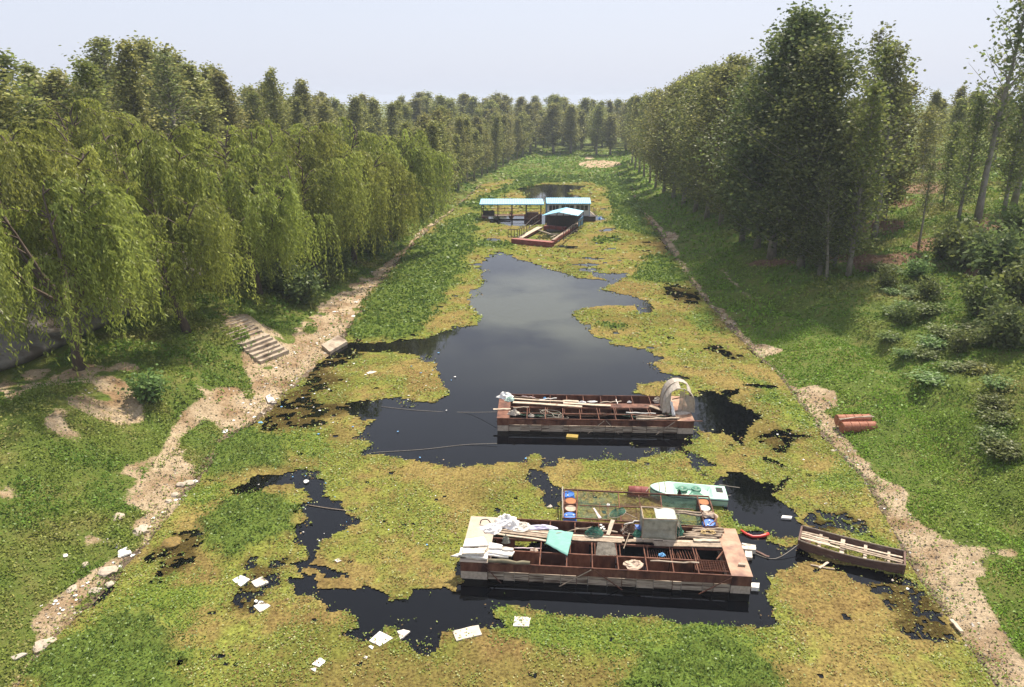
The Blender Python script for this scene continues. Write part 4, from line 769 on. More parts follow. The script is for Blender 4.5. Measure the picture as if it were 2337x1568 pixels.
# ------------------------------------------------------------------ the two steel fish pen barges
def pen_barge(O, rz, Lb, Wb, label, wl, wr, topl, topr, cells, braces):
    e = empty('fish_pen_barge', O, rz); tag(e, label, 'barge', 'steel fish pen barges'); T = .75
    for (x0, x1, dm) in ((0, wl, topl), (Lb - wr, Lb, topr)):
        pt = MB().b(x0, x1, 0, Wb, .33, T).build('end_pontoon', RUST, e, bevel=.015); MB().b(x0 + .012, x1 - .012, .012, Wb - .012, -.25, .328).build('waterline_band', PONTLOW, pt)
        MB().b(x0 - .025, x1 + .025, -.03, Wb + .03, T + .002, T + .03).build('deck_plate', dm, pt, bevel=.008)
    MB().b(wl, Lb - wr, .0, .035, .40, T - .005).build('side_plate', RUST, e); MB().b(wl, Lb - wr, Wb - .035, Wb, -.2, T - .005).build('side_plate', RUST, e)
    MB().tube([(wl, .0, T), (Lb - wr, .0, T)], .032, 6).build('rim_bar', RUST, e); MB().tube([(wl, Wb, T), (Lb - wr, Wb, T)], .032, 6).build('rim_bar', RUST, e)
    nb_ = int(round((Lb - wl - wr) / .55)); cuts = [wl + (Lb - wl - wr) * (k + (R.uniform(-.28, .28) if 0 < k < nb_ else 0)) / nb_ for k in range(nb_ + 1)]
    for k in range(nb_):
        x0 = cuts[k]; st_ = cuts[k + 1] - cuts[k]; dy = R.uniform(0, .03)
        fb = MB()
        z = -.18
        for j in range(4):                                              # four layers of old foam board per block
            hh = .135; fb.b(x0 + .003, x0 + st_ - .003 - R.uniform(0, .02), .02 + dy + R.uniform(0, .028), .42, z, z + hh - .012); z += hh + .002
        fb.build('foam_block', FOAMOLD, e, bevel=0)
        MB().tube([(x0, -.012, .42), (x0, -.012, -.15)], .008, 4).build('wire_upright', ROPEG if k % 3 else RUST, e)
    for (xa, za, xb, zb) in braces: MB().tube([(xa, -.05, za), (xb, -.14, zb)], .022, 5).build('brace', WOOD if R.random() < .5 else RUST, e)
    MB().bar((wl, .97, .64), (Lb - wr, .97, .64), .05, .05).build('mid_bar', RUST, e)
    MB().bar((wl, 1.72, .66), (Lb - wr, 1.72, .66), .06, .07).build('mid_bar', RUST, e); MB().bar((wl, 2.32, .66), (Lb - wr, 2.32, .66), .06, .07).build('mid_bar', RUST, e)
    for x in cells:
        MB().tube([(x, 0, T - .02), (x + R.uniform(-.03, .03), 1.72, .70)], .024, 5).build('cross_bar', RUST, e)
        if R.random() < .8: MB().tube([(x + .12, .97, .62), (x + .12, 1.72, .69)], .02, 5).build('cross_bar', RUST, e)
        MB().tube([(x + .3, 2.32, .68), (x + .3, Wb, T - .02)], .024, 5).build('cross_bar', RUST, e)
        MB().tube([(x, .97, .64), (x, .97, -.2)], .022, 5).build('upright', RUST, e)
    return e
oA = Vector((-1.93, 22.72, 0)); rzA = math.atan2(21.86 - 22.78, 10.6); LA = 10.62; WA = 3.02
bargeA = pen_barge(oA, rzA, LA, WA, 'long rusty fish pen barge nearest the camera, loaded with white foam and boards', 1.02, .72, DECKPALE, RUST_TOP,
    [2.95, 3.95, 4.9, 5.85, 6.9, 7.85, 8.75], [(.87, .7, 1.58, -.05), (4.85, .72, 3.64, -.05), (4.96, .72, 6.06, -.05), (9.9, .72, 8.7, -.05)])
def inner(parent, x0, x1, y, z0, z1, mt, nm='inner_panel'):
    return MB().b(x0, x1, y - .012, y + .012, z0, z1).build(nm, mt, parent)
for (x0, x1) in ((1.9, 2.9), (3.0, 3.9), (4.0, 4.85), (4.95, 5.8), (5.9, 6.85), (6.95, 7.8), (7.9, 8.7), (8.8, 9.8)): inner(bargeA, x0, x1, 1.0, -.2, .6, RUST)
for (x0, x1) in ((4.1, 4.8), (1.15, 1.9)): inner(bargeA, x0, x1, 1.75, -.2, .6, RUST)
for k in range(18): MB().tube([(6.95 + k * .085, 1.0, .62), (6.95 + k * .085, 1.7, .5)], .009, 4).build('grate_bar', RUST, bargeA)
for k in range(8): MB().tube([(8.2 + k * .09 * 1.2, 1.0, .63), (8.16 + k * .09 * 1.2, 1.7, .56)], .012, 4).build('grate_bar', RUST, bargeA)
MB().tube([(9.55, 1.03, .7), (9.9, 1.6, .7)], .03, 5).build('cross_bar', RUST, bargeA)
Mi = lambda p: Matrix.Rotation(-rzA, 3, 'Z') @ (Vector(p) - oA)
for k, (x0, y0, x1, y1, w) in enumerate(((245, 368, 700, 432, .10), (245, 352, 720, 412, .11), (250, 338, 720, 398, .11), (300, 330, 740, 385, .10), (330, 318, 600, 350, .1), (520, 352, 760, 378, .12), (262, 322, 470, 345, .1), (560, 330, 760, 350, .09),
                                        (730, 402, 1240, 430, .16), (740, 388, 1230, 412, .12), (880, 424, 1220, 440, .12), (1250, 432, 1440, 434, .18), (1300, 420, 1500, 422, .12), (1440, 458, 1925, 468, .20), (1430, 442, 1760, 448, .15), (1500, 430, 1910, 450, .14), (1740, 452, 1900, 458, .12))):
    board(Mi(A1(x0, y0, .735)), Mi(A1(x1, y1, .735)), w, .03, WOOD if k % 3 else WOODPALE, name='walkway_plank', parent=bargeA)
gB = 'loose boards on the near barge'
board(A1(1125, 392, .80), A1(1158, 292, 1.02), .16, .03, WOODPALE, 'short pale board leaning across the near barge beside the green landing net')
board(A1(1710, 428, .80), A1(1892, 430, .80), .17, .035, WOODPALE, 'short pale board at the right end of the near barge walkway')
pole(A1(900, 346, .83), A1(1190, 372, .83), .03, WOODPALE, 'long pale pole crossing behind the teal sheet of the near barge'); pole(A1(735, 392, .82), A1(1020, 335, .90), .022, WOOD, 'thin dark pole running under the teal sheet')
pole(A1(1235, 320, .85), A1(1350, 290, 1.05), .028, FOAM, 'white plastic stick leaning against the tarpaulin hut', name='plastic_stick', cat='stick'); pole(A1(1415, 568, .74), A1(1748, 581, .74), .028, WOODPALE, 'straight pale pole laid along the middle bar of the near barge')
pole(A1(480, 480, .7), A1(670, 484, .7), .022, PINKISH, 'pinkish rod bridging the open cell beside the foam stack', name='rod', cat='rod')
for k, (x0, y0, x1, y1, r_) in enumerate(((1705, 345, 1920, 368, .05), (1702, 360, 1915, 352, .06), (1668, 375, 1908, 386, .055), (1640, 388, 1900, 398, .06), (1655, 402, 1868, 418, .06), (1660, 372, 1800, 360, .045), (1600, 410, 1760, 392, .03), (1580, 225, 1760, 240, .05), (1585, 240, 1770, 256, .045))):
    pole(A1(x0, y0, .82 if k < 7 else .6), A1(x1, y1, .82 if k < 7 else .6), r_, WOOD, ['topmost thin log of the pile right of the hut', 'thick log behind the yellow rope', 'log under the yellow rope coil', 'longest log of the pile on the near barge', 'lowest front log of the pile on the near barge', 'short log between the hut and the yellow rope', 'crooked stick in front of the log pile', 'log on the net cage behind the hut', 'second log on the net cage behind the hut'][k], 'logs piled on the near barge', name='log', cat='log', n=7)
rc = A1(1810, 372, .93); rope([rc + Vector((.2 * math.cos(a) * (1 + .5 * math.sin(a * 2.3)), .13 * math.sin(a), .02 * math.sin(a * 3))) for a in np.linspace(0, 16, 30)], .014, ROPEY, 'tangled yellow rope coil lying on the log pile')
# white foam stack on the left pontoon: bottom to top
stack = [((100, 600), (590, 640), (600, 580), (225, 560), .86, FOAMDIRTY), ((210, 590), (600, 640), (590, 570), (240, 545), .92, FOAM), ((195, 590), (560, 570), (580, 500), (230, 480), .98, FOAM), ((245, 570), (560, 565), (600, 470), (270, 470), 1.05, FOAMDIRTY), ((270, 455), (610, 452), (545, 335), (290, 370), 1.14, FOAM),
         ((580, 580), (880, 620), (885, 590), (590, 530), .93, FOAM), ((600, 540), (935, 598), (980, 540), (640, 490), .99, FOAM), ((610, 490), (790, 500), (800, 460), (640, 415), 1.06, FOAM), ((800, 510), (950, 520), (960, 490), (810, 465), 1.06, FOAMDIRTY)]
for k, (a, b_, c_, d_, z, mt) in enumerate(stack):
    slab('foam_sheet', [PA(*a, z), PA(*b_, z), PA(*c_, z), PA(*d_, z)], .055, mt, ['bottom dirty foam sheet of the left stack on the near barge', 'second lowest foam sheet of the left stack', 'foam sheet in the middle of the left stack', 'stained foam sheet near the top of the left stack', 'topmost large foam sheet on the near barge corner', 'lowest foam sheet of the small stack beside the open cell', 'long foam sheet of the small stack beside the open cell', 'tilted foam sheet on top of the small stack', 'dark stained foam piece at the end of the small stack'][k], 'foam sheet', 'foam sheets stacked on the near barge', rough=.025)
pole(PA(610, 665, .80), PA(1180, 700, .80), .075, mat('drab_rolled_tarp', (.24, .21, .14), (.16, .14, .09), rough=.9), 'drab rolled tarpaulin along the front rim of the near barge', name='tarp_roll', cat='tarpaulin', n=9)
# white sheets heaped at the back
for k, (x, y, rx, ry, h, mt, lab) in enumerate(((660, 215, .42, .34, .20, PLASTIC, 'front white crumpled sheet of the heap on the near barge'), (860, 130, .50, .36, .34, PLASTIC, 'largest white crumpled sheet on the near barge heap'), (1060, 180, .42, .30, .16, FOAMDIRTY, 'grey stained sheet at the right of the white heap'), (950, 170, .36, .26, .26, PLASTIC, 'small white crumpled sheet in the heap centre'), (780, 110, .3, .26, .22, FOAM, 'rear white crumpled sheet of the heap'))):
    crumple('plastic_sheet', PA(x, y + 25, .78), rx, ry, h, mt, lab, 'plastic sheet', 'white sheets heaped on the near barge', seed=k + 3)
crumple('cloth', PA(1330, 215, .78), .62, .17, .11, PURPLECLOTH, 'pale violet and white cloth lying behind the walkway', 'cloth', seed=9)
rope([PA(500, 160, .8), PA(520, 110, .95), PA(600, 105, 1.0), PA(640, 150, .9)], .022, RUBBER, 'black curved hose end by the white heap', 'hose', 'hose')
sheet('shade_net_sheet', [PA(1440, 240, .86), PA(1780, 275, .86), PA(1700, 610, .80), PA(1390, 430, .80)], TEALNET, 'teal shade net sheet draped across the near barge', 'net sheet', amp=.03, ragged=.05, seed=2)
sheet('fishing_screen', [PA(2105, 415, .76), PB(230, 420, .76), PB(275, 600, .72), PA(2080, 590, .72)], NETGREY, 'grey framed net panel standing in a cell of the near barge', 'net screen', amp=.02, thick=0)
hoopnet(PA(2060, 290, .84), .36, (.0, .15), None, None, NETGREEN, NETGREEN, 'green landing net lying on the near barge walkway', .65, .28)
hoopnet(PB(450, 240, .92), .26, (.1, .3), PB(440, 290, .92), PB(360, 500, .78), NETBROWN, WOOD, 'brown landing net with short handle beside the tarpaulin hut', .75, .22)
crumple('cloth', PB(500, 720, .66), .36, .27, .12, CLOTH, 'beige crumpled cloth hung over the front cell of the near barge', 'cloth', seed=5)
crumple('plastic_bag', PB(885, 590, .62), .13, .10, .09, BLUEBAG, 'small light blue bag on the grate of the near barge', 'bag', seed=6); crumple('plastic_bag', PA(850, 410, .55), .17, .14, .3, TARP, 'grey plastic bag hanging in the open cell', 'bag', seed=7); crumple('stone', PA(1240, 520, .66), .16, .11, .09, CLOTH, 'tan lump resting on the pinkish rod', 'stone', seed=8)
slab('brick', [PB(1925, 715, .86), PB(2030, 725, .86), PB(2030, 700, .86), PB(1940, 690, .86)], .07, CONC, 'small grey brick on the right pontoon deck', 'brick')
for k, (x, y) in enumerate(((30, 180), (60, 205), (35, 220), (75, 235), (20, 240))): slab('foam_chip', [PB(x, y, .76), PB(x + 32, y + 4, .76), PB(x + 36, y - 12, .76), PB(x + 6, y - 14, .76)], .02, FOAM, 'tiny white foam chip behind the green landing net', 'foam', 'foam chips on the near barge')
slab('foam_block', [PB(1990, 500, .22), PB(2165, 515, .22), PB(2170, 445, .22), PB(1985, 420, .22)], .2, FOAMDIRTY, 'yellowed foam block floating against the right pontoon', 'foam block', rough=.02); slab('foam_block', [PB(2025, 610, .16), PB(2125, 625, .16), PB(2125, 510, .16), PB(2020, 520, .16)], .16, FOAMDIRTY, 'lower yellowed foam block at the right pontoon side', 'foam block', rough=.02)
slab('jerrycan', [PB(2110, 1030, .16), PB(2220, 1035, .16), PB(2220, 970, .16), PB(2110, 965, .16)], .2, FOAM, 'white plastic jerrycan floating off the right front corner', 'jerrycan', rough=.012)
# wire crate hanging over the right front cell
e = empty('wire_crate', PB(1590, 830, .60)); tag(e, 'rusty wire crate lying over the right front cell of the near barge', 'crate'); cw, cd = 1.25, .62; rot = Matrix.Rotation(rzA, 3, 'Z')
for k in range(7): MB().tube([rot @ Vector((-cw / 2, cd * k / 6, .06)), rot @ Vector((cw / 2, cd * k / 6, .06))], .010, 4).build('wire', RUST, e)
for k in range(15): MB().tube([rot @ Vector((-cw / 2 + cw * k / 14, 0, .06)), rot @ Vector((-cw / 2 + cw * k / 14, cd, .06)), rot @ Vector((-cw / 2 + cw * k / 14, cd, -.15))], .009, 4).build('wire', RUST, e)
MB().tube([rot @ Vector(p) for p in ((-cw / 2, 0, .07), (cw / 2, 0, .07), (cw / 2, cd, .07), (-cw / 2, cd, .07), (-cw / 2, 0, .07))], .02, 5).build('frame', RUST, e)
# little tarpaulin hut
f0 = PB(612, 358, .78); f1 = PB(1072, 378, .78); zt0 = zat(f0.y, 1168.5 + 92 / 6); zt1 = zat(f1.y, 1168.5 + 104 / 6); dpt = Vector((math.sin(-rzA), math.cos(rzA), 0)) * .95
hut = empty('tarpaulin_hut', f0); tag(hut, 'small hut of grey tarpaulin over poles standing on the near barge', 'hut'); Lc = lambda p: Vector(p) - f0
tl = Vector((f0.x, f0.y, zt0)); tr = Vector((f1.x, f1.y, zt1)); bl = f0 + dpt; br = f1 + dpt; tbl = tl + dpt + Vector((0, 0, -.06)); tbr = tr + dpt + Vector((0, 0, -.10))
for (p, q) in ((f0, tl), (f1, tr), (bl, tbl), (br, tbr)): MB().tube([Lc(p), Lc(q) + Vector((0, 0, .03))], .025, 5).build('corner_post', WOOD, hut)
sheet('front_tarp', [Lc(tl), Lc(tr), Lc(f1), Lc(f0)], TARP, amp=.05, nx=16, ny=12, parent=hut, seed=3); sheet('side_tarp', [Lc(tr), Lc(tbr), Lc(br), Lc(f1)], TARP, amp=.06, parent=hut, seed=4); sheet('side_tarp', [Lc(tbl), Lc(tl), Lc(f0), Lc(bl)], TARP, amp=.04, parent=hut, seed=5)
mid0 = tl.lerp(tr, .38); mid1 = tbl.lerp(tbr, .38)
sheet('roof_cover', [Lc(mid0), Lc(tr), Lc(tbr), Lc(mid1)], TARPPALE, amp=.05, parent=hut, seed=6); 
MB().bar(Lc(tl), Lc(tr), .04, .04).build('roof_pole', WOOD, hut); MB().bar(Lc(tbl), Lc(tbr), .04, .04).build('roof_pole', WOOD, hut); MB().bar(Lc(tl), Lc(tbl), .04, .04).build('roof_pole', WOOD, hut)
sheet('loose_plastic', [Lc(tr) + Vector((.02, .1, -.1)), Lc(tbr) + Vector((.22, 0, -.15)), Lc(br) + Vector((.3, 0, .1)), Lc(f1) + Vector((.16, .1, .02))], NETGREY, amp=.12, thick=0, parent=hut, seed=8)
crumple('net_heap', PB(545, 310, .78), .2, .16, .2, GREEND, 'dark green net heap at the left foot of the hut', 'fishing net', seed=12); crumple('net_heap', PB(1110, 290, .78), .2, .2, .32, GREEND, 'dark green net heap at the right side of the hut', 'fishing net', seed=13)
slab('plastic_crate', [PB(515, 235, .80), PB(600, 240, .80), PB(600, 175, .80), PB(512, 172, .80)], .14, BLUEDRUM, 'blue plastic crate half hidden behind the hut', 'crate')
for k in range(5): pole(PB(310 + k * 12, 250 + k * 14, .78), PB(420, 170 + k * 26, .95), .01, FOAM if k % 2 else WOOD, 'white twig of the bundle beside the brown landing net', 'twigs by the brown net', name='twig', cat='stick')
tag(MB().tube([PB(1965, 250, .05), PB(2040, 300, .05), PB(2130, 338, .05), PB(2230, 335, .05), PB(2300, 318, .07), PB(2340, 300, .07)], [.05, .055, .06, .06, .07, .075], 8).build('red_hose', REDPLASTIC, smooth=True, center=True), 'bent bright red plastic hose floating behind the near barge', 'hose')

# ------------------------------------------------------------------ net cage on drums behind the near barge
c0, c1_, c2_, c3_ = PC(62, 205), PC(45, 600), PC(2165, 715), PC(2040, 305)       # back left, front left, front right, back right
cage = empty('net_cage', c1_); tag(cage, 'low net cage of rusty bars floating on drums behind the near barge', 'fish cage'); K_ = lambda p: Vector(p) - c1_
def cb(p, q, r_=.03, nm='frame_bar', mt=RUST): MB().tube([K_(p), K_(q)], r_, 6).build(nm, mt, cage)
cb(c0, c1_); cb(c2_, c3_); cb(c0, c3_, .04); cb(PC(240, 600), PC(1960, 715)); cb(PC(245, 212), PC(225, 600)); cb(PC(1880, 300), PC(1985, 700)); cb(PC(270, 425), PC(1830, 475), .022); cb(PC(800, 255), PC(838, 640), .026); cb(PC(1380, 295), PC(1420, 680), .026); cb(PC(1080, 285), PC(1105, 470), .018); cb(PC(62, 405), PC(232, 405), .022); cb(PC(45, 600), PC(240, 600), .03); cb(PC(1925, 510), PC(2100, 510), .022); cb(PC(1985, 715), PC(2165, 715)); cb(PC(550, 390), PC(545, 560), .014); cb(PC(660, 445), PC(660, 620), .014); cb(PC(465, 235), PC(465, 290), .012)
for (q, sd) in (([PC(250, 225, .46), PC(790, 262, .46), PC(800, 440, .12), PC(250, 415, .12)], 1), ([PC(255, 430, .4), PC(810, 450, .4), PC(830, 630, .25), PC(240, 590, .25)], 2), ([PC(820, 270, .44), PC(1375, 300, .44), PC(1400, 460, .1), PC(830, 440, .1)], 3), ([PC(1390, 300, .46), PC(1870, 305, .46), PC(1915, 490, .15), PC(1400, 470, .15)], 4), ([PC(1590, 500, .42), PC(1920, 520, .42), PC(1965, 700, .3), PC(1590, 690, .3)], 5), ([PC(830, 460, .4), PC(1120, 480, .4), PC(1130, 660, .2), PC(840, 640, .2)], 6)):
    sheet('net', [K_(p) for p in q], NETG if sd in (1, 2, 4, 5) else NETBROWN, amp=.08, sag=.10, thick=0, parent=cage, seed=sd)
drum = lathe(DRUMP).mesh('drum', True)
def float_drum(x, y, bodym, lidm, label, z=.42, tilt=(0, 0)):
    p = PC(x, y, z); e = empty('float_drum', (p.x, p.y, z - .89)); e.rotation_euler = (tilt[0], tilt[1], R.uniform(0, 6)); tag(e, label, 'drum', 'drums floating the net cage')
    o = bpy.data.objects.new('body', drum.copy()); COL.objects.link(o); o.parent = e; o.data.materials.clear(); o.data.materials.append(bodym)
    lathe([(.235, .868), (.235, .88), (.0001, .884)], 18).build('lid', lidm, e, smooth=False)
    if bodym is BLUEDRUM:
        for s in (-1, 1): lathe([(.035, .884), (.035, .91), (.0001, .912)], 10).build('bung', FOAM, e).location = (s * .15, 0, 0)
        MB().b(-.23, .23, -.012, .012, .882, .892).build('lid_rib', BLACK, e)
    return e
for (x, y, bm_, lm_, lab, tl_) in ((150, 262, BLUEDRUM, BLUEDRUM, 'blue drum at the back left corner of the net cage', (.15, 0)), (152, 358, RUST, ORANGECAP, 'rusty drum with clean orange lid on the left of the net cage', (0, 0)), (150, 460, RUST, CLOTH, 'rusty drum with peeling pale lid on the left of the net cage', (0, 0)), (140, 560, BLUEDRUM, BLUEDRUM, 'blue drum at the front left corner of the net cage', (0, 0)),
                                   (1970, 372, RUST, ORANGECAP, 'drum with orange brown lid at the back right of the net cage', (0, 0)), (1985, 455, RUBBER, TARPPALE, 'dark drum with torn white cover on the right of the net cage', (0, 0)), (2075, 650, BLUEDRUM, BLUEDRUM, 'blue drum at the front right corner of the net cage', (.1, .1))): float_drum(x, y, bm_, lm_, lab, tilt=tl_)
crumple('sack', PC(2040, 555, .42), .36, .22, .16, CLOTH, 'tan sack lying on the drums at the right of the net cage', 'sack', seed=14, rz=-.3); e = float_drum(2035, 545, RUST, RUST, 'rusty drum under the tan sack', .40)
hoopnet(PC(790, 530, .52), .40, (.05, .2), PC(900, 530, .55), PC(1060, 605, .55), NETGREEN, ROPEG, 'green landing net with white hoop lying on the net cage', .55, .2, rz=.45)
o = sheet('plastic_strip', [PC(455, 465, .52), PC(480, 465, .55), PC(575, 600, .5), PC(535, 605, .5)], PINKISH, 'pink and white plastic strip lying on the net cage', 'plastic strip', amp=.03)
crumple('foam_float', PC(663, 420, .45), .07, .09, .08, FOAM, 'small white float on the net cage bar', 'float', seed=15); pole(PC(40, 170, .75), PC(40, 600, .5), .03, ROPEG, 'grey upright pole at the left side of the net cage'); board(PC(2060, 690, .6), PC(2150, 610, .6), .05, .02, RUST, 'thin rusty strip across the front right blue drum', name='steel_strip', cat='strip')
e = empty('float_drum', PC(940, 240, .1)); tag(e, 'rusty drum lying on its side behind the net cage', 'drum', 'drums floating the net cage'); e.rotation_euler = (0, math.pi / 2, -.1); o = bpy.data.objects.new('body', drum.copy()); COL.objects.link(o); o.parent = e; o.data.materials.clear(); o.data.materials.append(REDPAINT)

# ------------------------------------------------------------------ mint green pedal boat
bowp, stern = PC(1235, 200, .35), PC(2215, 265, .35); ax = (stern - bowp); Lp = 3.35; rzp = math.atan2(ax.y, ax.x); ped = empty('pedal_boat', (bowp.x, bowp.y, 0), rzp); tag(ped, 'faded mint green pedal boat with dark green seats behind the net cage', 'pedal boat')
def hw(s): return .62 * min(1, (s / .26) ** .55 if s > 0 else 0) * (1 - .06 * s)
S = 40; Tn = 16; V = []; Cst = []
for i in range(S + 1):
    s = .002 + .998 * i / S; w = hw(s); z0 = .42 + .09 * (1 - s) ** 2
    for j in range(Tn + 1):
        t_ = -1 + 2 * j / Tn; x, y = s * Lp, t_ * w; z = z0 + .03 * (1 - t_ * t_)
        ck = sstep(.30, .36, s) * (1 - sstep(.77, .81, s)) * (1 - sstep(.72, .88, abs(t_))); z -= .26 * float(ck)
        seat = float(sstep(.60, .64, s) * (1 - sstep(.74, .78, s))) * float(1 - sstep(.7, .8, abs(t_))); z += .10 * seat
        V.append((x, y, z))
deck = MB().add(V, [(i * (Tn + 1) + j, (i + 1) * (Tn + 1) + j, (i + 1) * (Tn + 1) + j + 1, i * (Tn + 1) + j + 1) for i in range(S) for j in range(Tn)])
deck.build('deck', MINT, ped, smooth=True); V = []
for i in range(S + 1):
    s = .002 + .998 * i / S; w = hw(s); z0 = .42 + .09 * (1 - s) ** 2
    V += [(s * Lp, -w * .8, -.12), (s * Lp, -w * .96, .12), (s * Lp, -w * 1.06, z0 - .06), (s * Lp, -w, z0), (s * Lp, w, z0), (s * Lp, w * 1.06, z0 - .06), (s * Lp, w * .96, .12), (s * Lp, w * .8, -.12)]
hull = MB().add(V, [(i * 8 + j, (i + 1) * 8 + j, (i + 1) * 8 + j + 1, i * 8 + j + 1) for i in range(S) for j in (0, 1, 2, 4, 5, 6)] + [(S * 8 + j for j in range(8))]); hull.build('hull', MINT, ped, smooth=False)
for sy in (-1, 1): MB().tube([(s * Lp, sy * hw(s) * 1.07, .36 + .09 * (1 - s) ** 2) for s in np.linspace(.01, 1, 24)], .022, 5).build('rubbing_strip', RUBBER if sy < 0 else MINT, ped)
MB().b(Lp * .87, Lp * .955, -.06, .34, .455, .47).build('hatch_opening', BLACK, ped)
lathe([(.24, 0), (.22, .05), (.14, .06), (.0001, .02)], 14).build('seat_bowl', GREEND, ped).location = (Lp * .44, .26, .30); lathe([(.22, 0), (.2, .05), (.12, .06), (.0001, .02)], 14).build('seat_bowl', GREEND, ped).location = (Lp * .62, .28, .33)
MB().add([(Lp * .46, -.45, .26), (Lp * .74, -.45, .26), (Lp * .66, .02, .27), (Lp * .53, .02, .27), (Lp * .5, -.38, .42), (Lp * .70, -.38, .42), (Lp * .64, -.02, .40), (Lp * .55, -.02, .40)], [(0, 1, 5, 4), (1, 2, 6, 5), (2, 3, 7, 6), (3, 0, 4, 7), (4, 5, 6, 7), (3, 2, 1, 0)]).build('drive_cover', GREEND, ped, bevel=.03)
MB().bar((Lp * .12, -.35, .53), (Lp * .12, .35, .53), .03, .03).build('deck_bar', WOOD, ped); MB().bar((Lp * .2, -.42, .52), (Lp * .2, .42, .52), .03, .03).build('deck_bar', WOOD, ped); MB().b(Lp * .995, Lp * 1.006, -.5, .5, -.02, .1).build('stern_stripe', REDPLASTIC, ped)
rope([PC(2180, 140, .4), PC(2260, 150, .3), PC(2337, 165, .2), G(1688, 1113, .08)], .018, ROPEG, 'pale mooring rope running right from the pedal boat stern'); rope([PC(2215, 300, .2), PC(2270, 290, .1), PC(2337, 285, .06)], .014, ROPEG, 'short rope trailing from the pedal boat into dark water'); rope([PC(1235, 165, .4), PC(1180, 235, .45)], .014, ROPEG, 'short rope tying the pedal boat bow to the cage')
crumple('bucket', PC(1635, 270, .5), .09, .09, .2, RUBBER, 'black lump hung on the cage bar by the pedal boat', 'bag', seed=17)

# ------------------------------------------------------------------ wooden punt at the right shore
q0, q1 = G(1826, 1222, .35), G(2064, 1280, .35); ax = q1 - q0; rzb = math.atan2(ax.y, ax.x); Lw = ax.length; pn = empty('wooden_boat', (q0.x, q0.y, 0), rzb); tag(pn, 'old brown open wooden boat moored at the right shore', 'boat')
S = 16; V = []
def bw(s): return .50 + .16 * math.sin(math.pi * min(1, s * .75 + .2))
for i in range(S + 1):
    s = i / S; w = bw(s); zg = .36 + .10 * (2 * s - 1) ** 2; zb = -.08 + .18 * max(0, .18 - s) / .18 + .15 * max(0, s - .88) / .12
    V += [(s * Lw, -w * .86, zb), (s * Lw, -w, zg), (s * Lw, -w + .045, zg), (s * Lw, -w * .86 + .045, zb + .04), (s * Lw, w * .86 - .045, zb + .04), (s * Lw, w - .045, zg), (s * Lw, w, zg), (s * Lw, w * .86, zb)]
hb = MB().add(V, [(i * 8 + j, (i + 1) * 8 + j, (i + 1) * 8 + (j + 1) % 8, i * 8 + (j + 1) % 8) for i in range(S) for j in range(8)] + [tuple(range(8))[::-1], tuple(S * 8 + j for j in range(8))])
BOATWOOD = mat('dark_boat_wood', (.16, .09, .068), (.095, .052, .04), rough=.75, scale=4, col3=(.27, .20, .16), bump=.3, stretch=(1, 4, 4)); hb.build('hull', BOATWOOD, pn)
for s in (.0, 1.0): w = bw(s); MB().b(s * Lw - .035, s * Lw + .035, -w * .96, w * .96, .06, .47).build('transom', BOATWOOD, pn)
for sy in (-1, 1): MB().tube([(s * Lw, sy * (bw(s) - .02), .385 + .10 * (2 * s - 1) ** 2) for s in np.linspace(0, 1, 17)], .028, 5).build('gunwale', WOOD, pn)
for s, w_ in ((.20, .12), (.42, .16), (.64, .12), (.86, .10)): MB().b(s * Lw - w_ / 2, s * Lw + w_ / 2, -bw(s) + .05, bw(s) - .05, .27, .31).build('thwart', WOODPALE, pn, bevel=.006)
for k, (s0, s1, y0, y1, w_) in enumerate(((.01, .30, -.10, -.08, .11), (.01, .32, .04, .03, .11), (.01, .30, .18, .15, .10), (.01, .28, .30, .27, .1), (.02, .45, -.22, -.25, .10), (.30, 1.01, -.02, -.08, .10), (.28, .98, .10, .12, .09), (.4, .98, -.2, -.24, .09))):
    board((s0 * Lw, y0, .32 + .012 * k), (s1 * Lw, y1, .32 + .012 * k), w_, .022, WOODPALE if k % 2 == 0 else WOOD, name='floor_plank', parent=pn)
rng2 = np.random.default_rng(5); n = 420; Pq = np.stack([rng2.uniform(.3, .95, n) * Lw, rng2.uniform(-.45, .45, n), rng2.uniform(.02, .10, n)], 1); a, b_ = rand_axes(n, rng2, 1.0)
o = link('weeds', leaves('weeds', Pq, np.full(n, .09), np.full(n, .06), a, b_, np.array([.16, .15, .04]) * (.5 + rng2.random((n, 1)))), LEAF_F, pn); o['kind'] = 'stuff'
rope([G(1720, 1262, .05), G(1770, 1275, .03), G(1826, 1240, .3)], .012, ROPEG, 'thin rope tied to the bow of the wooden boat')

# ------------------------------------------------------------------ barge in the middle of the pond
oC = Vector((-.80, 35.42, 0)); rzC = math.atan2(35.07 - 35.45, 10.55)
bargeC = pen_barge(oC, rzC, 10.55, 3.35, 'rusty fish pen barge in mid pond with a torn tent at one end', .62, .86, RUST, RUST_TOP, [1.6, 2.6, 3.55, 4.5, 5.5, 6.4, 7.3, 8.3, 9.2], [(5.75, .72, 4.85, -.05), (5.85, .72, 6.6, -.05), (9.5, .72, 8.5, -.05)])
Mc = lambda p: Matrix.Rotation(-rzC, 3, 'Z') @ (Vector(p) - oC)
for (x0, x1) in ((.65, 3.5), (3.6, 6.4), (6.5, 9.6)):
    sheet('net', [(x0, .1, .6), (x1, .1, .6), (x1, .9, .35), (x0, .9, .35)], NETG, amp=.06, sag=.2, thick=0, parent=bargeC, seed=int(x0 * 3)); sheet('net', [(x0, 1.0, .6), (x1, 1.0, .6), (x1, 1.7, .4), (x0, 1.7, .4)], NETG if x0 < 3 or x0 > 6 else NETBROWN, amp=.06, sag=.2, thick=0, parent=bargeC, seed=int(x0 * 5))
for (x0, x1) in ((.65, 3.5), (3.6, 6.4), (6.5, 9.6)): inner(bargeC, x0, x1, 2.3, -.2, .62, RUST)
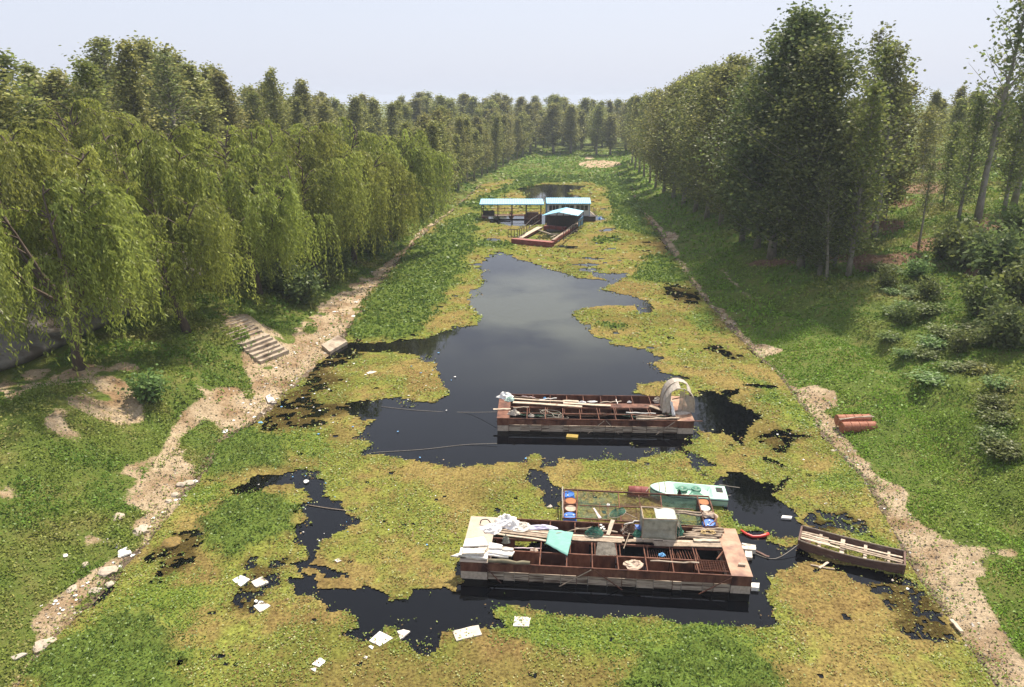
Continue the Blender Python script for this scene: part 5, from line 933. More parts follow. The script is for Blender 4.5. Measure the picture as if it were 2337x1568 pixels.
MB().b(6.0, 9.6, 1.72, 2.3, .70, .73).build('walkway_plate', RUST, bargeC)
for k, (x0, y0, x1, y1, w, mt, lab) in enumerate(((345, 330, 1020, 375, .22, WOODPALE, 'longest pale board along the mid pond barge'), (835, 340, 1300, 365, .22, WOODPALE, 'second long pale board along the mid pond barge'), (355, 298, 850, 325, .12, WOODPALE, 'narrow pale board at the back of the mid pond barge'), (830, 318, 985, 322, .2, WOODPALE, 'short broad board on the mid pond barge'), (1680, 365, 1840, 420, .25, WOOD, 'dark broad board leaning by the torn tent'), (150, 400, 320, 398, .14, WOODPALE, 'pale board sticking out over the left end of the mid pond barge'))):
    board(PM(x0, y0), PM(x1, y1), w, .035, mt, lab)
for k, (x0, y0, x1, y1, r_, mt, lab) in enumerate(((1550, 492, 1970, 485, .06, WOODPALE, 'thick pale log at the front right of the mid pond barge'), (1545, 470, 1840, 462, .045, WOOD, 'grey branch behind the thick pale log'), (1450, 428, 1740, 440, .03, FOAM, 'white pole across the right cells of the mid pond barge'), (1195, 335, 1405, 318, .03, WOODPALE, 'pale pole lying askew at the back of the mid pond barge'), (600, 302, 770, 288, .03, FOAM, 'white stick at the back rim of the mid pond barge'), (345, 380, 500, 376, .03, WOODPALE, 'pale stick above the left net of the mid pond barge'), (355, 268, 600, 300, .02, WOOD, 'thin brown pole at the back left of the mid pond barge'), (430, 268, 560, 285, .02, PINKISH, 'thin pinkish pole at the back left corner'), (1350, 300, 1365, 345, .02, FOAM, 'short upright white stick at the back of the mid pond barge'))):
    pole(PM(x0, y0, .83), PM(x1, y1, .83), r_, mt, lab)
rope([PM(720 + 95 * math.cos(a) + 30 * math.sin(a * 2.7), 440 + 38 * math.sin(a * 1.1), .72) for a in np.linspace(0, 22, 40)], .011, ROPEG, 'loose tangle of white rope on the left net', smooth=3); rope([PM(600, 470, .7), PM(740, 480, .7), PM(880, 485, .7), PM(870, 470, .72)], .012, ROPEG, 'rope end beside the white rope tangle')
for k, (x, y, rx, ry, h, mt, lab) in enumerate(((270, 280, .45, .3, .3, PLASTIC, 'white and blue plastic heap at the back left corner of the mid pond barge'), (310, 310, .28, .22, .22, mat('pale_green_film', (.36, .5, .42), (.5, .6, .54), rough=.5), 'pale green film heap at the left end of the mid pond barge'), (350, 445, .34, .22, .26, TATTER, 'beige film bundle at the front left of the mid pond barge'), (520, 465, .18, .12, .14, TATTER, 'small beige film bundle on the left net'), (1480, 330, .12, .08, .1, FOAM, 'small white lump at the back rim by the torn tent'), (1020, 332, .24, .09, .1, PLASTIC, 'white film scrap on the boards of the mid pond barge'), (1760, 320, .28, .22, .25, TATTER, 'beige film bundle left of the torn tent'), (655, 292, .1, .08, .08, BLUEBAG, 'small blue scrap at the back rim of the mid pond barge'), (1990, 440, .5, .16, .12, TATTER, 'beige film lying in front of the torn tent'), (1120, 325, .3, .1, .07, FOAM, 'white scraps behind the second long board'))):
    crumple('plastic_heap', PM(x, y, .78), rx, ry, h, mt, lab, 'plastic heap', 'plastic film on the mid pond barge', seed=20 + k)
# torn tent
g = [PM(1840, 440, .78), PM(2100, 395, .78)]; tent = empty('torn_tent', g[0]); tag(tent, 'torn beige plastic tent on bent poles at the right end of the mid pond barge', 'tent'); Lt = lambda p: Vector(p) - g[0]
yb = g[0].y + .15; xa = PM(1800, 400, .78).x; xb = PM(2100, 400, .78).x; ztop = zat(yb + .6, 841.3 + 125 / 4.2857); arcs = []
for j, yy in enumerate((yb, yb + .55, yb + 1.15)):
    arc = [Vector((xa + (xb - xa) * (.5 - .5 * math.cos(a)), yy, .78 + (ztop - .78) * (1 if j != 0 else .88) * math.sin(a) ** .75 if 0 < a < math.pi else .78)) for a in np.linspace(0, math.pi, 13)]
    arcs.append(arc); MB().tube([Lt(p) for p in arc], .024, 5).build('hoop_pole', WOOD if j else TATTER, tent)
V = []; nA = 13
for arc in arcs: V += [Lt(p) + Vector((R.uniform(-.04, .04), R.uniform(-.05, .05), .03 + R.uniform(-.05, .03))) for p in arc]
for (k0, k1, nm) in ((0, 5, 'torn_cover'), (5, 9, 'torn_cover'), (9, 12, 'torn_cover')):
    o = MB().add(V, [(j * nA + k, j * nA + k + 1, (j + 1) * nA + k + 1, (j + 1) * nA + k) for j in (0, 1) for k in range(k0, k1) if not (j == 0 and k in (6, 7))]).build(nm, TATTER, tent); bm = bmesh.new(); bm.from_mesh(o.data); bmesh.ops.delete(bm, geom=[v for v in bm.verts if not v.link_faces], context='VERTS'); bm.to_mesh(o.data); bm.free()
    md = o.modifiers.new('thickness', 'SOLIDIFY'); md.thickness = .03
sheet('front_cover', [Lt((xa + .5 * (xb - xa), yb - .02, ztop * .88)), Lt((xb - .1, yb - .02, 1.65)), Lt((xb - .05, yb - .06, .8)), Lt((xa + .45 * (xb - xa), yb - .04, .8))], NETTENT, amp=.1, thick=0, parent=tent, seed=31); sheet('hanging_strip', [Lt((xa + .1, yb - .05, 1.7)), Lt((xa + .35, yb - .05, 2.0)), Lt((xa + .32, yb - .2, .82)), Lt((xa - .1, yb - .15, .82))], TATTER, amp=.14, parent=tent, seed=33, nx=8, ny=12); sheet('hanging_strip', [Lt((xa + .30, yb - .08, 1.5)), Lt((xa + .42, yb - .08, 1.45)), Lt((xa + .55, yb - .5, .80)), Lt((xa + .38, yb - .5, .80))], PLASTIC, amp=.08, parent=tent, seed=34)
MB().tube([Lt(PM(1900, 300, 1.45)), Lt(PM(2120, 255, 1.55))], .03, 5).build('cross_pole', DARKSTEEL, tent); MB().tube([Lt((xa + .62 * (xb - xa), yb - .05, .78)), Lt((xa + .62 * (xb - xa), yb - .05, ztop * .93))], .028, 5).build('upright_pole', WOODPALE, tent)
slab('oil_can', [G(1292, 997, .12), G(1318, 999, .12), G(1320, 992, .12), G(1294, 990, .12)], .16, mat('ochre_plastic', (.35, .24, .04), (.25, .17, .03), rough=.5), 'ochre plastic can floating in front of the mid pond barge', 'can')
pole(PM(1990, 515, .8), PM(2200, 513, .8), .02, RUST, 'thin rusty rod poking out from the right end of the mid pond barge', name='rod', cat='rod')
rope([G(845, 1033, .02), G(960, 1026, .02), G(1060, 1015, .02), G(1135, 1012, .1)], .012, ROPEG, 'thin mooring line floating left of the mid pond barge'); rope([G(870, 928, .02), G(960, 937, .02), G(1060, 941, .02), G(1134, 940, .5)], .012, ROPEG, 'taut mooring line to the left bank from the mid pond barge')
rope([G(700, 1152, .02), G(750, 1160, .03), G(800, 1166, .02)], .018, WOOD, 'pale reed stalk floating in the narrow dark channel', name='reed_stalk', cat='stalk')

# ------------------------------------------------------------------ moored blue roofed houseboat, shed, canopy and pontoon upstream
def XU(u, y, z): return (u - PW / 2) / F * (y * CT - (z - CAMZ) * ST)
hx = lambda px, y=107.0, z=1.5: XU(1051.65 + px / 6.667, y, z)
hzv = lambda py, y: zat(y, 420.7 + py / 6.667)
def ribbed(parent, name, a, b_, c, d, mt, n, up=.03):
    """sheet roof with raised ribs; a-b eave, d-c ridge"""
    a, b_, c, d = map(Vector, (a, b_, c, d)); nr = (b_ - a).cross(d - a).normalized(); nr = nr if nr.z > 0 else -nr; m_ = MB(); V = []
    for k in range(n * 4 + 1):
        s = k / (n * 4); h = up if k % 4 in (1, 2) else 0
        V += [a.lerp(b_, s) + nr * h, d.lerp(c, s) + nr * h]
    m_.add(V, [(2 * k, 2 * k + 2, 2 * k + 3, 2 * k + 1) for k in range(n * 4)]); o = m_.build(name, mt, parent); md = o.modifiers.new('thickness', 'SOLIDIFY'); md.thickness = .04; return o
yw = 107.0; x0, x1 = hx(1312), hx(1958); zb, ze = hzv(480, yw), hzv(300, yw); hb = empty('houseboat', ((x0 + x1) / 2, yw, 0)); tag(hb, 'white houseboat cabin with ribbed light blue roof on a dark float', 'houseboat'); H0 = Vector(hb.location); h_ = lambda x, y, z: (x - H0.x, y - H0.y, z)
def hb_box(nm, a, b_, mt, parent=hb, **k): p = h_(*a); q = h_(*b_); return MB().b(p[0], q[0], p[1], q[1], p[2], q[2]).build(nm, mt, parent, **k)
hb_box('float', (x0 - .1, yw - .5, -.2), (x1 + .9, yw + 3.6, zb - .05), DARKSTEEL); hb_box('deck', (x0 - .15, yw - .6, zb - .048), (x1 + 1.0, yw + 3.7, zb), DARKSTEEL)
wz0, wz1 = hzv(402, yw), hzv(316, yw)
hb_box('lower_wall', (x0, yw, zb), (x1, yw + 3.0, wz0 - .03), WHITEPAINT); hb_box('upper_wall', (x0, yw + .002, wz1 + .03), (x1, yw + 3.0, ze + .05), WHITEPAINT); hb_box('inner_core', (x0 + .06, yw + .25, wz0 - .03), (x1 - .06, yw + 2.95, wz1 + .03), GLASSD)
for (a, b_) in ((1312, 1342), (1492, 1528), (1722, 1752), (1937, 1958)): hb_box('wall_post', (hx(a), yw + .001, wz0 - .03), (hx(b_), yw + .28, wz1 + .03), WHITEPAINT)
for (a, b_) in ((1342, 1492), (1528, 1722), (1752, 1937)):
    fr = hb_box('window', (hx(a), yw + .02, wz0 - .03), (hx(b_), yw + .10, wz0 + .04), WHITEPAINT); hb_box('frame_head', (hx(a), yw + .02, wz1 - .04), (hx(b_), yw + .10, wz1 + .03), WHITEPAINT, fr)
    for k in range(4): c = a + (b_ - a) * k / 3; hb_box('mullion', (hx(c) - .035, yw + .021, wz0 + .04), (hx(c) + .035, yw + .101, wz1 - .04), WHITEPAINT, fr)
    for k in range(3): hb_box('pane', (hx(a + (b_ - a) * k / 3) + .035, yw + .06, wz0 + .04), (hx(a + (b_ - a) * (k + 1) / 3) - .035, yw + .075, wz1 - .04), GLASSD, fr)
hb_box('corner_trim', (x0 - .10, yw - .02, zb), (x0 + .0, yw + 3.02, ze + .1), BLUEPAINT); hb_box('corner_trim', (x1 - .0, yw - .02, zb), (x1 + .08, yw + 3.02, ze + .05), BLUEPAINT)
ey, ry = yw - .35, yw + 1.5; zr = hzv(205, ry); ez = hzv(292, ey); xa_, xb_ = hx(1300, ey), hx(1978, ey); xr0, xr1 = hx(1300, ry, 3), hx(1940, ry, 3) + .2
ribbed(hb, 'roof', h_(xa_, ey, ez), h_(xb_, ey, ez), h_(xb_, ry, zr), h_(xa_, ry, zr), BLUEROOF, 24); ribbed(hb, 'roof', h_(xb_, yw + 3.35, ez), h_(xa_, yw + 3.35, ez), h_(xa_, ry, zr), h_(xb_, ry, zr), BLUEROOF, 24)
hb_box('gutter', (xa_, ey - .04, ez - .10), (xb_, ey + .05, ez - .012), BLUEPAINT)
for xx in (x0 + .02, x1 - .05):
    MB().add([h_(xx, yw, ze), h_(xx, yw + 3.0, ze), h_(xx, ry, zr - .05), h_(xx + .04, yw, ze), h_(xx + .04, yw + 3.0, ze), h_(xx + .04, ry, zr - .05)], [(0, 1, 2), (5, 4, 3), (0, 3, 4, 1), (1, 4, 5, 2), (2, 5, 3, 0)]).build('gable', WHITEPAINT, hb)
for k in range(4): MB().tube([h_(x1 + .95, yw - .5 + k * 1.3, zb), h_(x1 + .95, yw - .5 + k * 1.3, zb + .8)], .03, 5).build('rail_post', DARKSTEEL, hb)
MB().tube([h_(x1 + .95, yw - .5, zb + .8), h_(x1 + .95, yw + 3.4, zb + .8)], .03, 5).build('rail', DARKSTEEL, hb); MB().bar(h_(x1 + .15, yw + .3, zb + .6), h_(x1 + .8, yw + .1, zb + .05), .4, .04).build('ramp', WOODPALE, hb)
crumple('foam_float', G(1345, 499, 0), .3, .3, .3, FOAM, 'white round float at the corner of the houseboat', 'float', seed=41); crumple('foam_float', G(1369, 499, 0), .3, .25, .2, BLUEBAG, 'blue float right of the houseboat', 'float', seed=42)
# open shed
ys_ = 108.2; sh = empty('floating_shed', (0, ys_, 0)); tag(sh, 'open floating shed with long light blue roof on thin dark posts', 'shed'); S0 = Vector(sh.location); s_ = lambda x, y, z: (x, y - S0.y, z)
zf, zk = hzv(298, ys_), hzv(222, ys_ + 2.4); xf0, xf1 = hx(285, ys_, 2.4), hx(1265, ys_, 2.4)
ribbed(sh, 'roof', s_(xf0, ys_ - .3, zf), s_(xf1, ys_ - .3, zf), s_(xf1 - .1, ys_ + 2.5, zk), s_(xf0 + .1, ys_ + 2.5, zk), BLUEROOF, 26, .02); MB().bar(s_(xf0, ys_ - .28, zf - .08), s_(xf1, ys_ - .28, zf - .08), .05, .10).build('eave_beam', BLUEPAINT, sh)
for px in (320, 560, 770, 990, 1215):
    x = hx(px, ys_, 1.2); MB().bar(s_(x, ys_, -.3), s_(x, ys_, zf - .05), .11, .11).build('post', DARKSTEEL, sh); MB().bar(s_(x + .15, ys_ + 2.3, -.3), s_(x + .15, ys_ + 2.3, zk - .12), .11, .11).build('post', DARKSTEEL, sh)
xl_, xr_ = hx(320, ys_, .5), hx(1235, ys_, .5)
MB().b(xl_, xr_, 1.6, 2.6, .28, .40).build('platform', RUST, sh); MB().b(xl_, xl_ + .9, 0, 2.6, .25, .36).build('platform', RUST, sh)
for k in range(6): board(s_(xl_ + .2, ys_ + .5 + k * .2, .42), s_(hx(760, ys_), ys_ + .5 + k * .2, .42), .17, .03, WOOD, name='floor_board', parent=sh)
for z in (.95, 1.35): MB().tube([s_(xl_, ys_ + 2.3, z), s_(xr_, ys_ + 2.3, z)], .03, 5).build('rail', DARKSTEEL, sh)
MB().b(hx(1000, ys_), hx(1185, ys_), .2, 1.5, .0, .95).build('float_box', RUST, sh); MB().b(hx(965, ys_), hx(1000, ys_), .1, .5, .0, .7).build('float_box', REDPAINT, sh); MB().b(hx(1185, ys_), hx(1235, ys_), .1, .6, .0, .75).build('float_box', REDPAINT, sh); MB().b(xl_ + .1, hx(510, ys_), 1.2, 1.3, .42, 1.2).build('side_board', DARKSTEEL, sh)
crumple('basket', G(1167, 493, 0), .45, .4, .55, ORANGECAP, 'round orange buoy under the middle post of the shed', 'buoy', seed=43)
# low gabled canopy on the pontoon
yc = 97.2; cn = empty('canopy', (hx(1540, yc, 1), yc, 0)); tag(cn, 'low light blue gabled canopy over the fish pontoon', 'canopy'); C0 = Vector(cn.location); k_ = lambda x, y, z: (x - C0.x, y - C0.y, z)
zl_, zm_ = hzv(478, yc), hzv(425, yc); xL, xM, xR = hx(1235, yc, 2.3), hx(1500, yc, 2.6), hx(1785, yc, 2.3); yk = yc + 4.2; sft = hx(1610, yk, 2.6) - xM
ribbed(cn, 'roof', k_(xL, yc, zl_), k_(xL + sft + .4, yk, zl_ + .05), k_(xM + sft, yk, zm_ + .05), k_(xM, yc, zm_), BLUEROOF, 10, .02); ribbed(cn, 'roof', k_(xR, yc, zl_), k_(xR + sft - .1, yk, zl_ + .05), k_(xM + sft, yk, zm_ + .05), k_(xM, yc, zm_), BLUEROOF, 10, .02)
for px in (1350, 1450, 1555, 1650, 1760):
    x = hx(px, yc, 1.2); MB().bar(k_(x, yc + .1, .2), k_(x, yc + .1, zl_ + .1 if px in (1350, 1760) else zl_ + .22), .07, .07).build('post', DARKSTEEL, cn); MB().bar(k_(x + sft, yk - .2, .2), k_(x + sft, yk - .2, zl_), .07, .07).build('post', DARKSTEEL, cn)
MB().bar(k_(xL + .6, yc + .1, zl_), k_(xR - .1, yc + .1, zl_), .06, .06).build('tie_beam', DARKSTEEL, cn); MB().b(*[q for q in (k_(xL + .8, 0, 0)[0], k_(xR, 0, 0)[0])], 3.6, 3.7, .2, 1.75).build('back_screen', DARKSTEEL, cn); MB().b(k_(xL + .7, 0, 0)[0], k_(xR, 0, 0)[0], -.2, 4.0, .12, .25).build('floor', DARKSTEEL, cn)
# red pontoon with railings and pen
pa, pb_ = PHs(765, 905, 0), PHs(1385, 965, 0); pt = empty('fish_pontoon', pa, math.atan2(pb_.y - pa.y, pb_.x - pa.x)); tag(pt, 'dark red steel pontoon with railings and weedy fish pen', 'pontoon'); Lpt = (pb_ - pa).length; iv = Matrix.Rotation(-pt.rotation_euler.z, 3, 'Z'); q_ = lambda x, y, z: iv @ (PHs(x, y, z) - pa)
MB().b(0, Lpt, 0, .75, -.2, .62).build('front_box', REDPAINT, pt, bevel=.03); MB().b(.02, Lpt - .02, .02, .73, .622, .64).build('deck_plate', mat('dusty_red_deck', (.30, .10, .085), (.36, .16, .13), rough=.8, scale=2), pt)
for k in range(1, 3): MB().b(Lpt * k / 3 - .02, Lpt * k / 3 + .02, -.012, 0, -.1, .6).build('seam', REDPAINT, pt)
b0, b1 = q_(1255, 700, 0), q_(1610, 715, 0); MB().b(b0.x, b1.x, b0.y, b0.y + .9, -.2, .62).build('back_box', REDPAINT, pt, bevel=.03)
s0, s1 = q_(900, 815, .5), q_(1205, 650, .5); board(s0, s1, .75, .05, WOODPALE, name='gangplank', parent=pt); MB().bar(s0 + Vector((0, 0, -.15)), s1 + Vector((0, 0, -.15)), .6, .25).build('side_float', REDPAINT, pt)
s2, s3 = q_(1400, 870, .4), q_(1800, 600, .4); MB().bar(s2, s3, .5, .35).build('side_float', REDPAINT, pt); board(s2 + Vector((0, 0, .2)), s3 + Vector((0, 0, .2)), .3, .04, WOOD, name='gangplank', parent=pt)
rope_pts = [q_(1180, 695, .5), q_(1280, 730, .35), q_(1370, 760, .35), q_(1490, 765, .5)]; MB().tube(rope_pts, .10, 6).build('bent_plank', WOODPALE, pt)
for (a, b_) in (((1370, 805), (1440, 775)), ((1480, 815), (1540, 770)), ((860, 820), (1380, 862))): MB().bar(q_(*a, .55), q_(*b_, .55), .10, .05).build('loose_board', WOODPALE, pt)
def railing(pts, h, parent, nm='railing', extra=3):
    for k in range(len(pts) - 1):
        for zz in (h, h * .12): MB().tube([pts[k] + Vector((0, 0, zz)), pts[k + 1] + Vector((0, 0, zz))], .05, 5).build('rail', DARKSTEEL, parent)
        for j in range(extra + 1): p = pts[k].lerp(pts[k + 1], j / extra); MB().tube([p, p + Vector((0, 0, h))], .042, 5).build('rail_post', DARKSTEEL, parent)
railing([q_(720, 815, .55), q_(860, 815, .55), q_(960, 770, .55), q_(1080, 640, .55), q_(1200, 560, .55)], 1.05, pt, extra=3); railing([q_(1560, 860, .5), q_(1700, 740, .5), q_(1860, 650, .5)], 1.05, pt, extra=4)
p0, p1 = q_(1785, 645, .55), q_(1855, 610, .55); MB().add([p0, p1, p1 + Vector((0, 0, 1.25)), p0 + Vector((0, 0, .95)), p0 + Vector((.05, .05, 0)), p1 + Vector((.05, .05, 0)), p1 + Vector((.05, .05, 1.25)), p0 + Vector((.05, .05, .95))], [(0, 1, 2, 3), (7, 6, 5, 4), (0, 4, 5, 1), (1, 5, 6, 2), (2, 6, 7, 3), (3, 7, 4, 0)]).build('blue_panel', BLUEPAINT, pt)
n = 1500; rng2 = np.random.default_rng(6); cpts = [q_(1100, 820, .2), q_(1400, 840, .2), q_(1780, 640, .2), q_(1640, 640, .2), q_(1480, 760, .2)]
w_ = rng2.dirichlet([.7] * 5, n); Pq = w_ @ np.array([list(c) for c in cpts]); Pq[:, 2] = .05 + rng2.random(n) ** 2 * .7 * sstep(6.0, 8.5, Pq[:, 0])+ rng2.random(n) * .15; a, b_ = rand_axes(n, rng2, .3)
o = link('weeds', leaves('weeds', Pq, np.full(n, .3), np.full(n, .18), a, b_, np.array([.10, .105, .03]) * (.5 + rng2.random((n, 1)))), LEAF_G, pt); o['kind'] = 'stuff'

# ------------------------------------------------------------------ concrete steps on the left bank
ex = Vector((1.15, 2.22, 0)).normalized(); up_ = Vector((-.90, .43, 0)).normalized(); o0 = Vector((-16.57, 44.45, 0)); wd = 2.55
stp = empty('concrete_steps', o0); tag(stp, 'worn concrete steps in two flights climbing the left bank', 'steps')
def stepblock(s0, s1, ztop, nm, mt=CONC, w0=0.0, w1=wd):
    a, b_, c, d = up_ * s0 + ex * w0, up_ * s0 + ex * w1, up_ * s1 + ex * w1, up_ * s1 + ex * w0
    V = [p + Vector((R.uniform(-.06, .06), R.uniform(-.06, .06), ztop + R.uniform(-.03, .03))) for p in (a, b_, c, d)] + [p + Vector((0, 0, -.6)) for p in (a, b_, c, d)]
    MB().add(V, [(0, 1, 2, 3), (7, 6, 5, 4), (0, 4, 5, 1), (1, 5, 6, 2), (2, 6, 7, 3), (3, 7, 4, 0)]).build(nm, mt, stp, bevel=.012)
z = .72; s = 0.0
for k in range(5): stepblock(s, s + .40, z, 'step'); s += .31; z += .19
stepblock(s - .02, s + .75, z, 'landing'); s += .66; z += .2
for k in range(5): stepblock(s, s + .40, z, 'step'); s += .29; z += .17
stepblock(s, s + .7, z - .05, 'landing')
for sd, nm in ((wd + .005, 'side_wall'),):
    V = [ex * sd + up_ * .0 + Vector((0, 0, .5)), ex * (sd + .22) + Vector((0, 0, .45)), ex * (sd + .22) + up_ * s + Vector((0, 0, z - .2)), ex * sd + up_ * s + Vector((0, 0, z - .12))]; V += [p + Vector((0, 0, -.9)) for p in V]
    MB().add(V, [(0, 1, 2, 3), (7, 6, 5, 4), (0, 4, 5, 1), (1, 5, 6, 2), (2, 6, 7, 3), (3, 7, 4, 0)]).build(nm, CONC, stp)

# ------------------------------------------------------------------ rusty drums welded as a float on the right bank
d0 = TH(1925, 993); d1 = TH(2000, 978); fl = empty('drum_float', d0, math.atan2(d1.y - d0.y, d1.x - d0.x)); tag(fl, 'pair of long rusty drums joined side by side on the right bank grass', 'drum float'); Ld = (d1 - d0).length * 1.02
for k in (0, 1):
    prof = [(.02, 0), (.30, .0), (.31, .03)] + [q for j in range(4) for q in ((.305, Ld * (j + .05) / 4), (.305, Ld * (j + .93) / 4), (.33, Ld * (j + .96) / 4), (.33, Ld * (j + .99) / 4))] + [(.30, Ld), (.02, Ld + .01)]
    o = lathe(prof, 20).build('drum', mat('red_rust_drum', (.27, .085, .045), (.36, .15, .085), rough=.65, scale=4, col3=(.16, .05, .03), bump=.2), fl, smooth=False); o.rotation_euler = (0, math.pi / 2, 0); o.location = (0, .3 + k * .62, .30 + .14 * k)
MB().tube([(-.1, .42, .70), (Ld * .5, .62, .74), (Ld + .05, .60, .76)], .03, 6).build('tie_pole', WOODPALE, fl); MB().tube([(-.05, .62, .66), (Ld * .5, .58, .76), (Ld, .72, .78)], .022, 6).build('tie_pole', WOODPALE, fl)

# ------------------------------------------------------------------ floating foam slabs, planks, stones and litter
def fpoly(L, z=.06): return [G(389.5 + .4 * a, 934.8 + .4 * b_, z) for a, b_ in L]
for L_, mt, t_, lab in (([(350, 970), (400, 1005), (455, 970), (400, 945)], FOAM, .08, 'clean white foam square floating beside a stained one at left'), ([(457, 980), (490, 1013), (557, 985), (525, 952)], FOAMDIRTY, .08, 'stained foam square floating beside the clean white one'), ([(473, 1120), (510, 1158), (570, 1120), (530, 1092)], FOAMDIRTY, .07, 'broken brown stained foam slab at left'), ([(1135, 1318), (1195, 1347), (1268, 1300), (1190, 1267)], FOAM, .08, 'large white foam square at the edge of the dark front water'), ([(1290, 1262), (1312, 1308), (1368, 1265), (1330, 1252)], FOAMDIRTY, .06, 'dirty triangular foam piece in the front water'), ([(1605, 1262), (1630, 1318), (1778, 1283), (1755, 1230)], mat('grey_foam_slab', (.48, .43, .35), (.62, .55, .45), rough=.9, scale=3, col3=(.3, .26, .2)), .12, 'big grey foam slab floating in front of the near barge'), ([(1950, 1232), (2042, 1236), (2056, 1186), (1965, 1176)], FOAMDIRTY, .08, 'foam square with black stain on the bright green plants'), ([(808, 1450), (850, 1468), (890, 1432), (850, 1412)], FOAM, .07, 'white foam chunk in the plants at the bottom'), ([(795, 1478), (825, 1495), (832, 1470)], FOAMDIRTY, .05, 'small foam corner next to the white chunk at the bottom'), ([(1128, 1350), (1150, 1366), (1158, 1352), (1140, 1344)], FOAM, .05, 'small foam bit below the large white square'), ([(475, 1092), (488, 1100), (500, 1090), (486, 1082)], FOAM, .05, 'small round foam bit above the broken slab'), ([(498, 1105), (525, 1112), (530, 1096), (506, 1092)], FOAM, .06, 'white foam strip on the broken slab'), ([(1098, 1412), (1118, 1420), (1125, 1408), (1106, 1404)], FOAMDIRTY, .05, 'tiny foam bit below the front water'), ([(935, 858), (950, 870), (975, 860), (955, 848)], FOAMDIRTY, .05, 'pale foam scrap on the plants left of the near barge')):
    slab('foam_slab', fpoly(L_), t_, mt, lab, 'foam slab', rough=.02 if t_ > .055 else .0)
for L_, mt, lab in (([(606, 908), (612, 922), (633, 924), (618, 902)], FOAMDIRTY, 'pale foam board lying on the left dirt beach'),):
    pts = [TH(*q) + Vector((0, 0, .10)) for q in L_]; slab('foam_board', pts, .08, mt, lab, 'foam board', rough=.01)
slab('concrete_slab', [TH(735, 795) + Vector((0, 0, .30)), G(752, 803, .22), G(792, 779, .25), TH(772, 775) + Vector((0, 0, .38))], .35, CONC, 'tilted concrete slab at the water edge below the steps', 'slab', rough=.03)
board(G(2170, 1415, .12), G(2195, 1443, .12), .13, .05, WOODPALE, 'pale square timber on the right mud shore', name='timber', cat='timber'); board(G(1850, 1290, .05), G(1905, 1300, .05), .06, .03, WOOD, 'dark stick floating below the wooden boat', name='stick', cat='stick'); board(G(1870, 1297, .05), G(1890, 1284, .05), .09, .03, WOODPALE, 'short plank scrap floating below the wooden boat', name='plank', cat='plank')
board(G(1725, 1258, .04), G(1755, 1272, .04), .1, .03, BOATWOOD, 'dark plank floating right of the near barge'); slab('bottle', [G(1783, 1181, .08), G(1806, 1183, .08), G(1808, 1178, .08), G(1786, 1176, .08)], .1, FOAM, 'white bottle floating in the dark water by the red hose', 'bottle'); slab('foam_slab', [G(836, 851, .05), G(842, 854, .05), G(860, 848, .05), G(848, 845, .05)], .05, FOAMDIRTY, 'faint foam slab on the plants near the left beach', 'foam slab')
def stone_mesh(seed):
    bm = bmesh.new(); bmesh.ops.create_icosphere(bm, subdivisions=2, radius=1); r = random.Random(seed)
    for v in bm.verts: v.co *= r.uniform(.72, 1.12); v.co.z *= .55
    me = bpy.data.meshes.new('stone'); bm.to_mesh(me); bm.free(); return me
STN = [stone_mesh(k) for k in range(5)]
for me in STN: me.materials.append(STONE)
big = [(412, 1107, .26, 'pale boulder at the water edge left of the dark channel'), (428, 1104, .30, 'largest pale boulder of the water edge group'), (400, 1130, .22, 'flat pale stone below the water edge boulders'), (323, 1212, .36, 'white rounded boulder on the near left shore'), (245, 1305, .36, 'yellowish boulder half in the mud'), (250, 1335, .2, 'flat stone below the yellowish boulder'), (215, 1350, .22, 'pale stone by the submerged weeds'), (395, 1250, .45, 'ochre weedy rock sticking out of the shallow water'), (105, 1470, .34, 'broken pale rock slab at the near left shore'), (90, 1482, .25, 'lower broken rock at the near left shore'), (270, 1180, .3, 'flat pale rock beside the grassy tuft'), (385, 1145, .2, 'small pale stone on the beach near the boulders'), (195, 1290, .18, 'stone above the yellowish boulder'), (165, 1345, .22, 'stone in the muddy slope'), (1900, 1030, .13, 'white stone on the right mud strip')]
for k, (u, v, s, lab) in enumerate(big):
    p = TH(u, v); p.z = max(p.z, 0.0); o = link('stone', STN[k % 5], None, None, (p.x, p.y, p.z + .02)); o.scale = (s, s * R.uniform(.7, 1), s * R.uniform(.6, .9)); o.rotation_euler.z = R.uniform(0, 6); tag(o, lab, 'stone', 'boulders on the left shore')
    if 'ochre' in lab: o.data = STN[k % 5].copy(); o.data.materials.clear(); o.data.materials.append(mat('ochre_weedy_rock', (.26, .17, .045), (.12, .085, .03), rough=.8, scale=4))
    if 'right mud' in lab: o['group'] = 'stones on the right shore'
def scrap_mesh(seed):
    r = random.Random(seed); b = MB(); n = 7; V = [(math.cos(k * .9) * r.uniform(.5, 1), math.sin(k * .9) * r.uniform(.35, .8), r.uniform(0, .3)) for k in range(n)]
    b.add(V + [(0, 0, r.uniform(.3, .55))] + [(x, y, -.05) for x, y, z in V], [(k, (k + 1) % n, n) for k in range(n)] + [(k, n + 1 + k, n + 1 + (k + 1) % n, (k + 1) % n) for k in range(n)]); return b.mesh('scrap')
SCR = [[scrap_mesh(k * 7 + j) for j in range(3)] for k in range(4)]
for k, mt in enumerate((PLASTIC, FOAM, BLUEBAG, TATTER)):
    for me in SCR[k]: me.materials.append(mt)
def litter_at(u, v, s, kind, lab, grp, water=False):
    p = G(u, v, .04) if water else TH(u, v); o = link('litter_scrap', SCR[kind][R.randrange(3)], None, None, (p.x, p.y, max(p.z, 0) + .015)); o.scale = (s, s, s * .6); o.rotation_euler.z = R.uniform(0, 6); tag(o, lab, 'litter', grp)
rl = random.Random(3)
